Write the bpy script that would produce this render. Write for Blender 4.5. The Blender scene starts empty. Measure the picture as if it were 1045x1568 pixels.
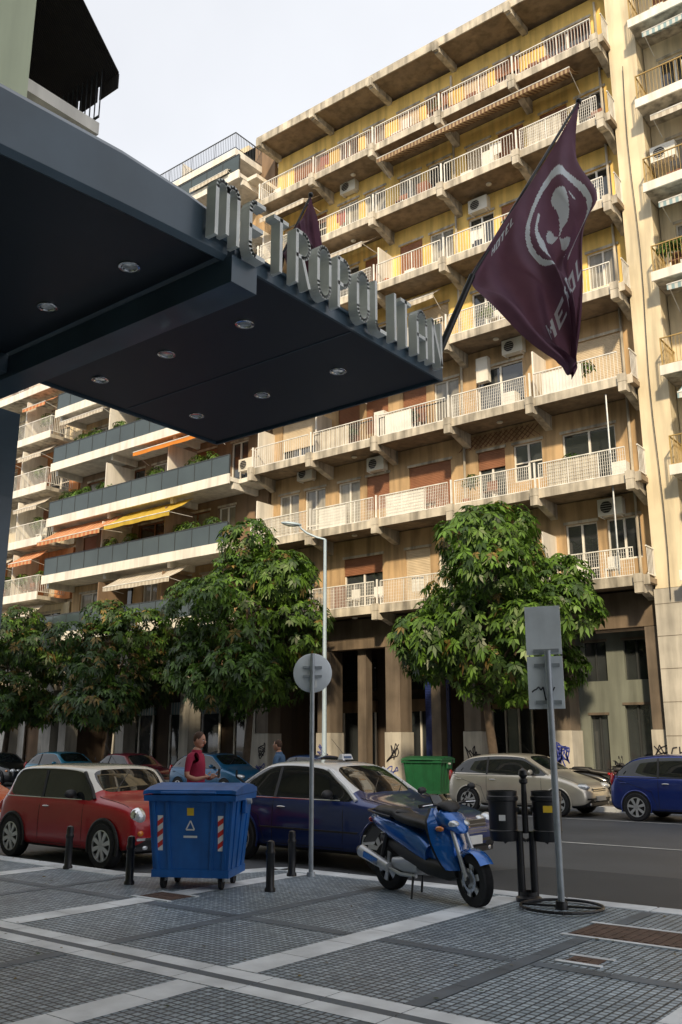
import bpy, bmesh, math, random
import numpy as np
from mathutils import Vector, Matrix, noise
from mathutils.bvhtree import BVHTree
random.seed(7)
rnd=random.random
def U(a,b): return a+(b-a)*random.random()
scene=bpy.context.scene
# ------------------------------------------------------------------ materials
def mat(name,col,rough=.7,metal=0,var=.12,scale=2.0,bump=0,bscale=40,stain=0,coat=0,spec=.5,trans=0,island=0,stripe=None,wave=None):
    m=bpy.data.materials.new(name); m.use_nodes=True
    nt=m.node_tree; N=nt.nodes; L=nt.links
    b=N['Principled BSDF']; b.inputs['Roughness'].default_value=rough; b.inputs['Metallic'].default_value=metal
    b.inputs['Specular IOR Level'].default_value=spec
    if coat: b.inputs['Coat Weight'].default_value=coat; b.inputs['Coat Roughness'].default_value=.04
    tc=N.new('ShaderNodeTexCoord')
    c=(*col,1)
    last=None
    if stripe:
        sx=N.new('ShaderNodeSeparateXYZ'); L.new(tc.outputs['Object'],sx.inputs[0])
        mu=N.new('ShaderNodeMath'); mu.operation='MULTIPLY'; mu.inputs[1].default_value=stripe[1]; L.new(sx.outputs[stripe[2]],mu.inputs[0])
        fr=N.new('ShaderNodeMath'); fr.operation='FRACT'; L.new(mu.outputs[0],fr.inputs[0])
        gt=N.new('ShaderNodeMath'); gt.operation='GREATER_THAN'; gt.inputs[1].default_value=.5; L.new(fr.outputs[0],gt.inputs[0])
        mx=N.new('ShaderNodeMixRGB'); mx.inputs[1].default_value=c; mx.inputs[2].default_value=(*stripe[0],1); L.new(gt.outputs[0],mx.inputs[0]); last=mx.outputs[0]
    no=N.new('ShaderNodeTexNoise'); no.inputs['Scale'].default_value=scale; no.inputs['Detail'].default_value=5; L.new(tc.outputs['Object'],no.inputs['Vector'])
    mr=N.new('ShaderNodeMapRange'); mr.inputs[1].default_value=.3; mr.inputs[2].default_value=.7; mr.inputs[3].default_value=1-var; mr.inputs[4].default_value=1+var; L.new(no.outputs[0],mr.inputs[0])
    vm=N.new('ShaderNodeVectorMath'); vm.operation='SCALE'
    if last: L.new(last,vm.inputs[0])
    else: vm.inputs[0].default_value=col
    L.new(mr.outputs[0],vm.inputs['Scale']); last=vm.outputs[0]
    if stain:
        mp=N.new('ShaderNodeMapping'); mp.inputs['Scale'].default_value=(2.2,2.2,.22); L.new(tc.outputs['Object'],mp.inputs[0])
        n2=N.new('ShaderNodeTexNoise'); n2.inputs['Scale'].default_value=1.6; n2.inputs['Detail'].default_value=7; L.new(mp.outputs[0],n2.inputs['Vector'])
        m2=N.new('ShaderNodeMapRange'); m2.inputs[1].default_value=.42; m2.inputs[2].default_value=.68; m2.inputs[3].default_value=1; m2.inputs[4].default_value=1-stain; L.new(n2.outputs[0],m2.inputs[0])
        v2=N.new('ShaderNodeVectorMath'); v2.operation='SCALE'; L.new(last,v2.inputs[0]); L.new(m2.outputs[0],v2.inputs['Scale']); last=v2.outputs[0]
    if island:
        g=N.new('ShaderNodeNewGeometry')
        m3=N.new('ShaderNodeMapRange'); m3.inputs[3].default_value=1-island; m3.inputs[4].default_value=1+island; L.new(g.outputs['Random Per Island'],m3.inputs[0])
        v3=N.new('ShaderNodeVectorMath'); v3.operation='SCALE'; L.new(last,v3.inputs[0]); L.new(m3.outputs[0],v3.inputs['Scale']); last=v3.outputs[0]
    L.new(last,b.inputs['Base Color'])
    if wave:
        wv=N.new('ShaderNodeTexWave'); wv.bands_direction=wave[0]; wv.inputs['Scale'].default_value=wave[1]; L.new(tc.outputs['Object'],wv.inputs['Vector'])
        bp=N.new('ShaderNodeBump'); bp.inputs['Strength'].default_value=wave[2]; bp.inputs['Distance'].default_value=.02; L.new(wv.outputs[1],bp.inputs['Height']); L.new(bp.outputs[0],b.inputs['Normal'])
    elif bump:
        nb=N.new('ShaderNodeTexNoise'); nb.inputs['Scale'].default_value=bscale; nb.inputs['Detail'].default_value=4; L.new(tc.outputs['Object'],nb.inputs['Vector'])
        bp=N.new('ShaderNodeBump'); bp.inputs['Strength'].default_value=bump; bp.inputs['Distance'].default_value=.02; L.new(nb.outputs[0],bp.inputs['Height']); L.new(bp.outputs[0],b.inputs['Normal'])
    if trans:
        out=N['Material Output']; tr=N.new('ShaderNodeBsdfTranslucent'); L.new(last,tr.inputs[0])
        ms=N.new('ShaderNodeMixShader'); ms.inputs[0].default_value=trans; L.new(b.outputs[0],ms.inputs[1]); L.new(tr.outputs[0],ms.inputs[2]); L.new(ms.outputs[0],out.inputs[0])
    return m

M={}
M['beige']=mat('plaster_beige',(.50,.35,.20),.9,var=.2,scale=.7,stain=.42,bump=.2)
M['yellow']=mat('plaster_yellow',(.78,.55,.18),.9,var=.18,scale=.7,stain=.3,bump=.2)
M['cream']=mat('plaster_cream',(.72,.63,.46),.9,var=.12,scale=.6,stain=.3,bump=.2)
M['orange']=mat('plaster_orange',(.58,.26,.11),.9,var=.15,scale=.7,stain=.3)
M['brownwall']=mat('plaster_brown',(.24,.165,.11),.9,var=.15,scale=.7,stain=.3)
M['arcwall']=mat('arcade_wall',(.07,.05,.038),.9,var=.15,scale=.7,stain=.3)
M['greengrey']=mat('plaster_greygreen',(.17,.19,.17),.85,var=.12,scale=.8,stain=.3)
M['palegreen']=mat('plaster_palegreen',(.54,.60,.44),.9,var=.06,scale=.6,stain=.12)
M['slab']=mat('concrete_slab',(.52,.48,.41),.9,var=.28,scale=1.5,stain=.6,bump=.3)
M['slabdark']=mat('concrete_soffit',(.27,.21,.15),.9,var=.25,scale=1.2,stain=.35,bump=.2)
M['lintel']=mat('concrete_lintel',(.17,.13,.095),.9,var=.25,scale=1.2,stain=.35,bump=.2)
M['white']=mat('white_paint',(.76,.74,.69),.6,var=.08,scale=1,stain=.25)
M['rail']=mat('railing_white',(.74,.74,.72),.5,var=.15,scale=3,stain=.2)
M['railbrown']=mat('railing_brown',(.20,.085,.05),.5,var=.2)
M['railyel']=mat('railing_ochre',(.36,.25,.09),.5,var=.2)
M['raildark']=mat('railing_dark',(.03,.035,.04),.5)
M['smoke']=mat('smoked_glass_panel',(.045,.065,.075),.12,var=.2,scale=.5)
M['glass']=mat('window_glass',(.03,.035,.04),.04,var=.5,scale=.4,spec=1)
M['glass2']=mat('window_curtain_glass',(.30,.29,.26),.12,var=.3,scale=1.2,stain=.4)
M['frame']=mat('window_frame',(.74,.73,.70),.5,var=.05)
M['shut']=mat('roller_shutter',(.25,.11,.06),.6,var=.15,wave=('Z',5,.6))
M['shut2']=mat('roller_shutter_beige',(.58,.48,.35),.6,var=.12,wave=('Z',5,.6))
M['ac']=mat('ac_casing',(.68,.67,.62),.5,var=.08)
M['black']=mat('black_metal',(.014,.014,.017),.35,var=.2)
M['dark']=mat('dark_interior',(.012,.012,.012),.8)
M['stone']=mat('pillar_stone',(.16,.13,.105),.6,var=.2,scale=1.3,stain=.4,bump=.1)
M['pave2']=mat('far_paving',(.22,.20,.18),.8,var=.25,scale=1.5)
M['stonel']=mat('pillar_stone_light',(.48,.46,.42),.6,var=.15,scale=1.3,stain=.35,bump=.1)
M['bluedoor']=mat('blue_shutter',(.012,.025,.12),.5,wave=('Z',5,.5))
M['awnw']=mat('awning_white',(.66,.62,.54),.85,stripe=((.52,.47,.40),4,0),trans=.25)
M['awny']=mat('awning_yellow',(.66,.46,.06),.85,trans=.3,stain=.2)
M['awno']=mat('awning_orange',(.75,.27,.04),.85,trans=.3)
M['awns']=mat('awning_salmon',(.55,.19,.09),.85,stripe=((.64,.38,.2),3,0),trans=.25)
M['awnb']=mat('awning_blue',(.27,.40,.45),.85,stripe=((.62,.64,.62),5,0),trans=.2)
M['awnbr']=mat('awning_brown',(.16,.09,.055),.85,stripe=((.40,.30,.18),6,0),trans=.15)
M['awnblk']=mat('awning_black',(.022,.018,.02),.85,wave=('X',8,.5))
M['steel']=mat('galvanised_steel',(.36,.39,.42),.45,metal=.5,var=.15,scale=8)
M['signback']=mat('sign_back',(.72,.76,.79),.5,metal=.0,var=.10,scale=4,stain=.2)
M['chrome']=mat('chrome',(.75,.75,.76),.12,metal=1,var=.03)
M['alu']=mat('alloy',(.62,.63,.65),.35,metal=.5,var=.05)
M['rubber']=mat('tyre_rubber',(.018,.018,.02),.85,var=.2,scale=20)
M['plastic']=mat('black_plastic',(.02,.02,.022),.5,var=.15,scale=8)
M['carglass']=mat('car_glass',(.008,.011,.013),.02,var=.2,spec=.7,coat=.2)
M['lamp']=mat('headlamp_glass',(.72,.75,.78),.06,metal=.4,var=.25,scale=20,coat=1)
M['amber']=mat('indicator_amber',(.75,.22,.02),.15,coat=1)
M['redl']=mat('tail_red',(.45,.01,.01),.15,coat=1)
M['plate']=mat('number_plate',(.7,.7,.68),.5)
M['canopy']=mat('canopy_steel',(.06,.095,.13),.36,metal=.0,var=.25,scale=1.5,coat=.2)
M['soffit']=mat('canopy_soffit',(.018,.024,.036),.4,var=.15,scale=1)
M['letter']=mat('letter_metal',(.72,.73,.70),.4,metal=.05,var=.10,scale=6)
M['leafA']=mat('leaf_green',(.085,.17,.022),.45,var=.35,scale=.9,trans=.3,island=.45)
M['leafB']=mat('leaf_dark',(.036,.078,.018),.45,var=.35,scale=.9,trans=.25,island=.45)
M['leafC']=mat('leaf_rust',(.17,.12,.032),.6,var=.35,scale=.9,trans=.25,island=.4)
M['bark']=mat('bark',(.075,.055,.04),.95,var=.3,scale=6,bump=.8,bscale=20)
M['skin']=mat('skin',(.42,.22,.15),.55,var=.08)
M['hair']=mat('hair',(.06,.03,.018),.8,var=.3,scale=30)
M['grafk']=mat('graffiti_black',(.02,.02,.03),.7)
M['grafb']=mat('graffiti_blue',(.03,.05,.3),.7)
M['grafw']=mat('graffiti_white',(.7,.7,.7),.7)
M['rust']=mat('rusty_cover',(.10,.06,.045),.75,var=.35,scale=8,bump=.5,bscale=60)
M['terra']=mat('terracotta',(.35,.14,.07),.85)
for n,c in dict(cl_r=(.33,.08,.06),cl_b=(.10,.15,.26),cl_g=(.12,.22,.12),cl_w=(.7,.7,.68),cl_y=(.48,.40,.22)).items(): M[n]=mat('cloth_'+n[-1],c,.9)

# ------------------------------------------------------------------ mesh builder
class MB:
    def __init__(s): s.v=[];s.f=[];s.m=[];s.mats=[]; s.T=None
    def mi(s,k):
        m=M[k] if isinstance(k,str) else k
        if m not in s.mats: s.mats.append(m)
        return s.mats.index(m)
    def add(s,pts,faces,k):
        o=len(s.v); mi=s.mi(k)
        if s.T is not None: pts=[s.T@Vector(p) for p in pts]
        s.v+= [tuple(p) for p in pts]
        for f in faces: s.f.append([i+o for i in f]); s.m.append(mi)
    def poly(s,pts,k): s.add(pts,[list(range(len(pts)))],k)
    def box(s,x0,x1,y0,y1,z0,z1,k):
        if x1<x0:x0,x1=x1,x0
        if y1<y0:y0,y1=y1,y0
        if z1<z0:z0,z1=z1,z0
        s.add([(x0,y0,z0),(x1,y0,z0),(x1,y1,z0),(x0,y1,z0),(x0,y0,z1),(x1,y0,z1),(x1,y1,z1),(x0,y1,z1)],
              [(0,3,2,1),(4,5,6,7),(0,1,5,4),(1,2,6,5),(2,3,7,6),(3,0,4,7)],k)
    def hexa(s,p,k): s.add(p,[(0,3,2,1),(4,5,6,7),(0,1,5,4),(1,2,6,5),(2,3,7,6),(3,0,4,7)],k)
    def frame(s,d):
        d=d.normalized(); u=Vector((0,0,1)) if abs(d.z)<.95 else Vector((1,0,0))
        a=d.cross(u).normalized(); b=a.cross(d).normalized(); return a,b
    def beam(s,p,q,w,h,k):
        p=Vector(p);q=Vector(q);a,b=s.frame(q-p); a=a*w/2;b=b*h/2
        s.add([p-a-b,p+a-b,p+a+b,p-a+b,q-a-b,q+a-b,q+a+b,q-a+b],[(0,1,2,3),(7,6,5,4),(0,4,5,1),(1,5,6,2),(2,6,7,3),(3,7,4,0)],k)
    def cyl(s,p,q,r0,r1,k,n=12,caps=True):
        p=Vector(p);q=Vector(q);a,b=s.frame(q-p); pts=[]
        for c,r in ((p,r0),(q,r1)):
            for i in range(n):
                t=2*math.pi*i/n; pts.append(c+a*(r*math.cos(t))+b*(r*math.sin(t)))
        F=[(i,(i+1)%n,n+(i+1)%n,n+i) for i in range(n)]
        if caps: F+= [tuple(reversed(range(n))),tuple(range(n,2*n))]
        s.add(pts,F,k)
    def tube(s,pts,r,k,n=8):
        for a,b in zip(pts[:-1],pts[1:]): s.cyl(a,b,r,r,k,n)
    def lathe(s,c,axis,prof,k,n=24):
        c=Vector(c);d=Vector(axis).normalized();a,b=s.frame(d); pts=[]
        for r,t in prof:
            for i in range(n):
                an=2*math.pi*i/n; pts.append(c+d*t+a*(r*math.cos(an))+b*(r*math.sin(an)))
        F=[]
        for j in range(len(prof)-1):
            for i in range(n): F.append((j*n+i,j*n+(i+1)%n,(j+1)*n+(i+1)%n,(j+1)*n+i))
        s.add(pts,F,k)
    def ell(s,c,r,k,n=14,m=9,R=None):
        pts=[];c=Vector(c)
        for j in range(m+1):
            ph=math.pi*j/m
            for i in range(n):
                th=2*math.pi*i/n; p=Vector((r[0]*math.sin(ph)*math.cos(th),r[1]*math.sin(ph)*math.sin(th),r[2]*math.cos(ph)))
                if R: p=R@p
                pts.append(c+p)
        F=[(j*n+i,(j+1)*n+i,(j+1)*n+(i+1)%n,j*n+(i+1)%n) for j in range(m) for i in range(n)]
        s.add(pts,F,k)
    def loft(s,st,k,n=20,pw=2.0):
        pts=[]
        for (x,y,z,ry,rz) in st:
            for i in range(n):
                t=2*math.pi*i/n; c=math.cos(t);d=math.sin(t)
                pts.append((x,y+ry*math.copysign(abs(c)**(2/pw),c),z+rz*math.copysign(abs(d)**(2/pw),d)))
        F=[(j*n+i,j*n+(i+1)%n,(j+1)*n+(i+1)%n,(j+1)*n+i) for j in range(len(st)-1) for i in range(n)]
        F+=[tuple(reversed(range(n))),tuple(range((len(st)-1)*n,len(st)*n))]
        s.add(pts,F,k)
    def build(s,name,parent=None,smooth=None,bevel=0,subs=0):
        me=bpy.data.meshes.new(name); me.from_pydata(s.v,[],s.f)
        for m in s.mats: me.materials.append(m)
        me.polygons.foreach_set('material_index',s.m); me.update()
        o=bpy.data.objects.new(name,me); scene.collection.objects.link(o)
        if smooth:
            me.polygons.foreach_set('use_smooth',[True]*len(me.polygons)); me.set_sharp_from_angle(angle=math.radians(smooth))
        if bevel:
            b=o.modifiers.new('b','BEVEL'); b.width=bevel; b.segments=2; b.limit_method='ANGLE'; b.angle_limit=math.radians(40)
        if parent: o.parent=parent
        return o
def emp(name,loc=(0,0,0),rz=0):
    o=bpy.data.objects.new(name,None); o.location=loc; o.rotation_euler=(0,0,rz); o.empty_display_size=.2; scene.collection.objects.link(o); return o

# ------------------------------------------------------------------ foliage
def foliage(name,P,Nn,L,W,nl,mats,weights,parent=None,droop=.35,seed=1):
    rs=np.random.RandomState(seed); n=len(P); P=np.asarray(P);Nn=np.asarray(Nn)
    nrm=Nn+rs.normal(0,.35,(n,3))+np.array([0,0,.55]); nrm/=np.linalg.norm(nrm,axis=1)[:,None]
    ref=np.tile(np.array([0.,0,1]),(n,1)); ref[np.abs(nrm[:,2])>.9]=[1,0,0]
    a=np.cross(nrm,ref); a/=np.linalg.norm(a,axis=1)[:,None]; b=np.cross(nrm,a)
    sc=rs.uniform(.7,1.25,n); ph0=rs.uniform(0,6.28,n)
    V=[];cl=rs.choice(len(mats),n,p=weights); mi=[]
    for k in range(nl):
        ph=ph0+2*np.pi*k/nl*.85
        d=a*np.cos(ph)[:,None]+b*np.sin(ph)[:,None]; side=np.cross(nrm,d)
        l=(L*sc*rs.uniform(.75,1.1,n))[:,None]; w=(W*sc)[:,None]
        dz=np.zeros((n,3)); dz[:,2]=-1
        base=P+d*l*.06
        mid=P+d*l*.55+dz*l*droop*.3; tip=P+d*l+dz*l*droop*1.3
        v=np.stack([base,mid+side*w*.5,tip,mid-side*w*.5],1); V.append(v); mi.append(cl)
    V=np.stack(V,1).reshape(-1,3); mi=np.stack(mi,1).reshape(-1)
    nf=len(V)//4
    me=bpy.data.meshes.new(name); me.vertices.add(len(V)); me.vertices.foreach_set('co',V.ravel())
    me.loops.add(len(V)); me.loops.foreach_set('vertex_index',np.arange(len(V),dtype=np.int32))
    me.polygons.add(nf); me.polygons.foreach_set('loop_start',np.arange(0,len(V),4,dtype=np.int32))
    for m in mats: me.materials.append(M[m])
    me.polygons.foreach_set('material_index',mi.astype(np.int32)); me.update(calc_edges=True); me.validate()
    o=bpy.data.objects.new(name,me); scene.collection.objects.link(o)
    if parent:o.parent=parent
    return o
def tree(x,y,z0,H,Wd,crown0,seed,mats=('leafA','leafB','leafC'),wt=(.66,.30,.04),dens=1.0,name='chestnut_tree'):
    rs=np.random.RandomState(seed); root=emp(name,(x,y,z0))
    mb=MB(); zc=(crown0+H)/2; a=Wd/2; c=(H-crown0)/2
    lean=(rs.uniform(-.15,.15),rs.uniform(-.15,.15))
    p=[Vector((lean[0]*t*2,lean[1]*t*2,(crown0+.6)*t)) for t in (0,.33,.66,1)]
    rr=[.19,.15,.14,.12]
    for i in range(3): mb.cyl(p[i],p[i+1],rr[i],rr[i+1],'bark',10)
    lobes=[]
    lobes.append(((0,0,zc-.05*c),(a*.62,a*.62,c*.78)))
    for i in range(15):
        t=rs.uniform(-.8,.85); an=i*2.4+rs.uniform(-.4,.4); rad=a*.66*math.sqrt(max(.05,1-(t*.72)**2))
        s=rs.uniform(.27,.42)
        lobes.append(((rad*math.cos(an),rad*math.sin(an),zc+t*c*.76),(a*s*1.05,a*s*1.05,c*s*.72)))
    lobes.append(((rs.uniform(-.5,.5),0,H-c*.24),(a*.36,a*.36,c*.24)))
    for (cx,cy,cz),r in lobes[1:]:
        q=Vector((cx*.7,cy*.7,cz)); m_=Vector((cx*.25,cy*.25,(crown0+cz)/2+.2)); 
        mb.cyl(p[3] if cz>crown0+1.2 else p[2],m_,.07,.05,'bark',6); mb.cyl(m_,q,.05,.02,'bark',6)
    mb.build('trunk_and_limbs',root,smooth=50)
    P=[];Nn=[]
    for (cx,cy,cz),(ra,rb,rc) in lobes:
        area=4*math.pi*((ra*rb)**1.6/3+2*(ra*rc)**1.6/3)**(1/1.6)
        n=int(area*18*dens)
        d=rs.normal(0,1,(n,3)); d/=np.linalg.norm(d,axis=1)[:,None]
        rad=1-np.abs(rs.normal(0,.16,n))+rs.uniform(0,.10,n)
        pt=np.array([cx,cy,cz])+d*np.array([ra,rb,rc])*rad[:,None]
        keep=np.ones(n,bool)
        for (ox,oy,oz),(qa,qb,qc) in lobes:
            e=(((pt-np.array([ox,oy,oz]))/np.array([qa,qb,qc]))**2).sum(1)
            keep&=(e>.45)
        for i in np.where(keep)[0]:
            if noise.noise(Vector(pt[i])*1.3+Vector((seed,0,0)))>-.30: P.append(pt[i]);Nn.append(d[i])
    foliage('crown_leaves',P,Nn,.265,.11,6,mats,wt,root,seed=seed)
    return root
def plant(parent,x,y,z,r,n=70,seed=1,mats=('leafA','leafB'),wt=(.6,.4)):
    rs=np.random.RandomState(seed); d=rs.normal(0,1,(n,3)); d/=np.linalg.norm(d,axis=1)[:,None]
    P=np.array([x,y,z])+d*np.array([r*1.5,r*.6,r])*rs.uniform(.3,1,(n,1)); foliage('potted_plants',P,d,.16,.06,4,mats,wt,parent,seed=seed)

# ------------------------------------------------------------------ facade pieces
def wall(mb,x0,x1,z0,z1,y,th,ops,k):
    ops=sorted(ops); cx=x0
    for (a,b,c,d) in ops:
        if a>cx: mb.box(cx,a,y,y+th,z0,z1,k)
        if c>z0: mb.box(a,b,y,y+th,z0,c,k)
        if d<z1: mb.box(a,b,y,y+th,d,z1,k)
        cx=b
    if cx<x1: mb.box(cx,x1,y,y+th,z0,z1,k)
def window(mb,a,b,c,d,y,kind,f=.05):
    g='glass2' if rnd()<.35 else 'glass'
    mb.box(a,b,y+.10,y+.14,c,d,g)
    fr='frame' if kind!='brown' else 'shut'
    mb.box(a,a+f,y+.04,y+.10,c,d,fr);mb.box(b-f,b,y+.04,y+.10,c,d,fr)
    mb.box(a+f,b-f,y+.04,y+.10,c,c+f*1.4,fr);mb.box(a+f,b-f,y+.04,y+.10,d-f,d,fr)
    mb.box((a+b)/2-f*.7,(a+b)/2+f*.7,y+.045,y+.10,c+f,d-f,fr)
    if rnd()<.4: mb.box(a+f,b-f,y+.05,y+.10,c+.7,c+.7+f,fr)
    if kind in('shut','shut2'):
        fz=random.choice([1,1,.55,.3]); mb.box(a+.01,b-.01,y+.01,y+.038,d-(d-c)*fz,d-.002,kind)
    mb.box(a-.06,b+.06,y-.07,y-.042,d,d+.10,'slab')
def rail(mb,x0,x1,y,z,kind,h=1.0,dark=False):
    k={'bars':'rail','mesh':'rail','brown':'railbrown','ochre':'railyel','dark':'raildark'}.get(kind,'rail')
    if kind in('bars','mesh','brown','ochre','dark'):
        mb.box(x0,x1,y-.022,y+.022,z+h-.035,z+h,k); mb.box(x0,x1,y-.012,y+.012,z+.09,z+.12,k)
        sp=.12 if kind!='mesh' else .075
        n=int((x1-x0)/sp)
        for i in range(n+1):
            x=x0+(x1-x0)*i/n; w=.007 if i%14 else .02
            mb.box(x-w,x+w,y-.007,y+.007,z+.0 if w>.01 else z+.12,z+h-.035,k)
        if kind=='mesh':
            for j in range(1,7): mb.box(x0,x1,y-.006,y+.006,z+.12+j*.12,z+.126+j*.12,k)
    elif kind=='smoke':
        mb.box(x0,x1,y-.015,y+.015,z+.14,z+h-.05,'smoke'); mb.box(x0,x1,y-.03,y+.03,z+h-.05,z+h,'raildark')
        n=max(1,int((x1-x0)/1.1))
        for i in range(n+1):
            x=x0+(x1-x0)*i/n; mb.box(x-.02,x+.02,y+.016,y+.05,z,z+h-.05,'raildark')
            mb.box(x-.012,x+.012,y-.03,y-.0155,z+.14,z+h-.05,'raildark')
def railside(mb,x,y0,y1,z,k='rail',h=1.0):
    mb.box(x-.02,x+.02,y0+.03,y1,z+h-.04,z+h,k); mb.box(x-.012,x+.012,y0+.03,y1,z+.09,z+.12,k)
    n=int((y1-y0)/.11)
    for i in range(1,n+1):
        y=y0+(y1-y0)*i/n; mb.box(x-.008,x+.008,y-.008,y+.008,z+.12,z+h-.04,k)
def awning(mb,x0,x1,y0,z0,y1,z1,k):
    th=.012; n=max(2,int((x1-x0)/.35)); q=[]
    for i in range(n+1):
        x=x0+(x1-x0)*i/n; sg=-.05*math.sin(math.pi*(i%4)/4)
        q.append((x,sg))
    for (xa,sa),(xb,sb) in zip(q[:-1],q[1:]):
        ym,zm=(y0+y1)/2,(z0+z1)/2
        mb.poly([(xa,y1,z1),(xb,y1,z1),(xb,ym,zm+sb-.03),(xa,ym,zm+sa-.03)],k); mb.poly([(xa,ym,zm+sa-.03),(xb,ym,zm+sb-.03),(xb,y0,z0),(xa,y0,z0)],k)
        mb.poly([(xa,y1-.006,z1-.2+sa*.6),(xb,y1-.006,z1-.2+sb*.6),(xb,y1-.004,z1),(xa,y1-.004,z1)],k)
    mb.cyl((x0,y1,z1-.01),(x1,y1,z1-.01),.025,.025,'rail',6)
    for x in (x0+.05,x1-.05): mb.cyl((x,y0,z0-.9),(x,y1,z1-.03),.014,.014,'rail',5)
def ac(mb,x,y,z,w=.85):
    mb.box(x-w/2,x+w/2,y-.32,y-.02,z,z+.58,'ac')
    mb.lathe((x-.12,y-.322,z+.29),(0,-1,0),[(.22,0),(.235,.015),(.21,.02)],'ac',20)
    mb.lathe((x-.12,y-.322,z+.29),(0,-1,0),[(.21,.006),(.05,.008),(.0,.01)],'black',20)
    for i in range(6): mb.box(x-.34,x+.1,y-.345,y-.338,z+.08+i*.08,z+.088+i*.08,'ac')
    mb.beam((x-w/2+.1,y-.3,z-.03),(x-w/2+.1,y,z-.03),.04,.04,'rail'); mb.beam((x+w/2-.1,y-.3,z-.03),(x+w/2-.1,y,z-.03),.04,.04,'rail')
def junk(mb,x0,x1,y0,y1,z):
    x=x0+.2
    while x<x1-.4:
        t=rnd()
        if t<.18:
            kk='cl_w' if rnd()<.5 else 'railbrown'
            mb.box(x,x+.42,y0+.3,y0+.7,z+.42,z+.46,kk); mb.box(x,x+.42,y0+.66,y0+.7,z+.46,z+.9,kk)
            for a in (x+.02,x+.36):
                for b in (y0+.32,y0+.64): mb.box(a,a+.04,b,b+.04,z,z+.42,'rail')
        elif t<.3: mb.cyl((x+.15,y0+.25,z),(x+.15,y0+.25,z+.28),.1,.15,'terra',10)
        elif t<.34:
            c=random.choice(['cl_r','cl_b','cl_w','cl_w','cl_y']); 
            for q in range(3): mb.box(x+q*.17,x+q*.17+.15,y0+.11+.01*q,y0+.12+.01*q,z+U(.3,.5),z+.96,c)
        elif t<.46: mb.box(x,x+.5,y1-.45,y1-.05,z,z+U(.8,1.7),random.choice(['cl_w','ac','railbrown']))
        x+=U(.5,1.3)

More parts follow.
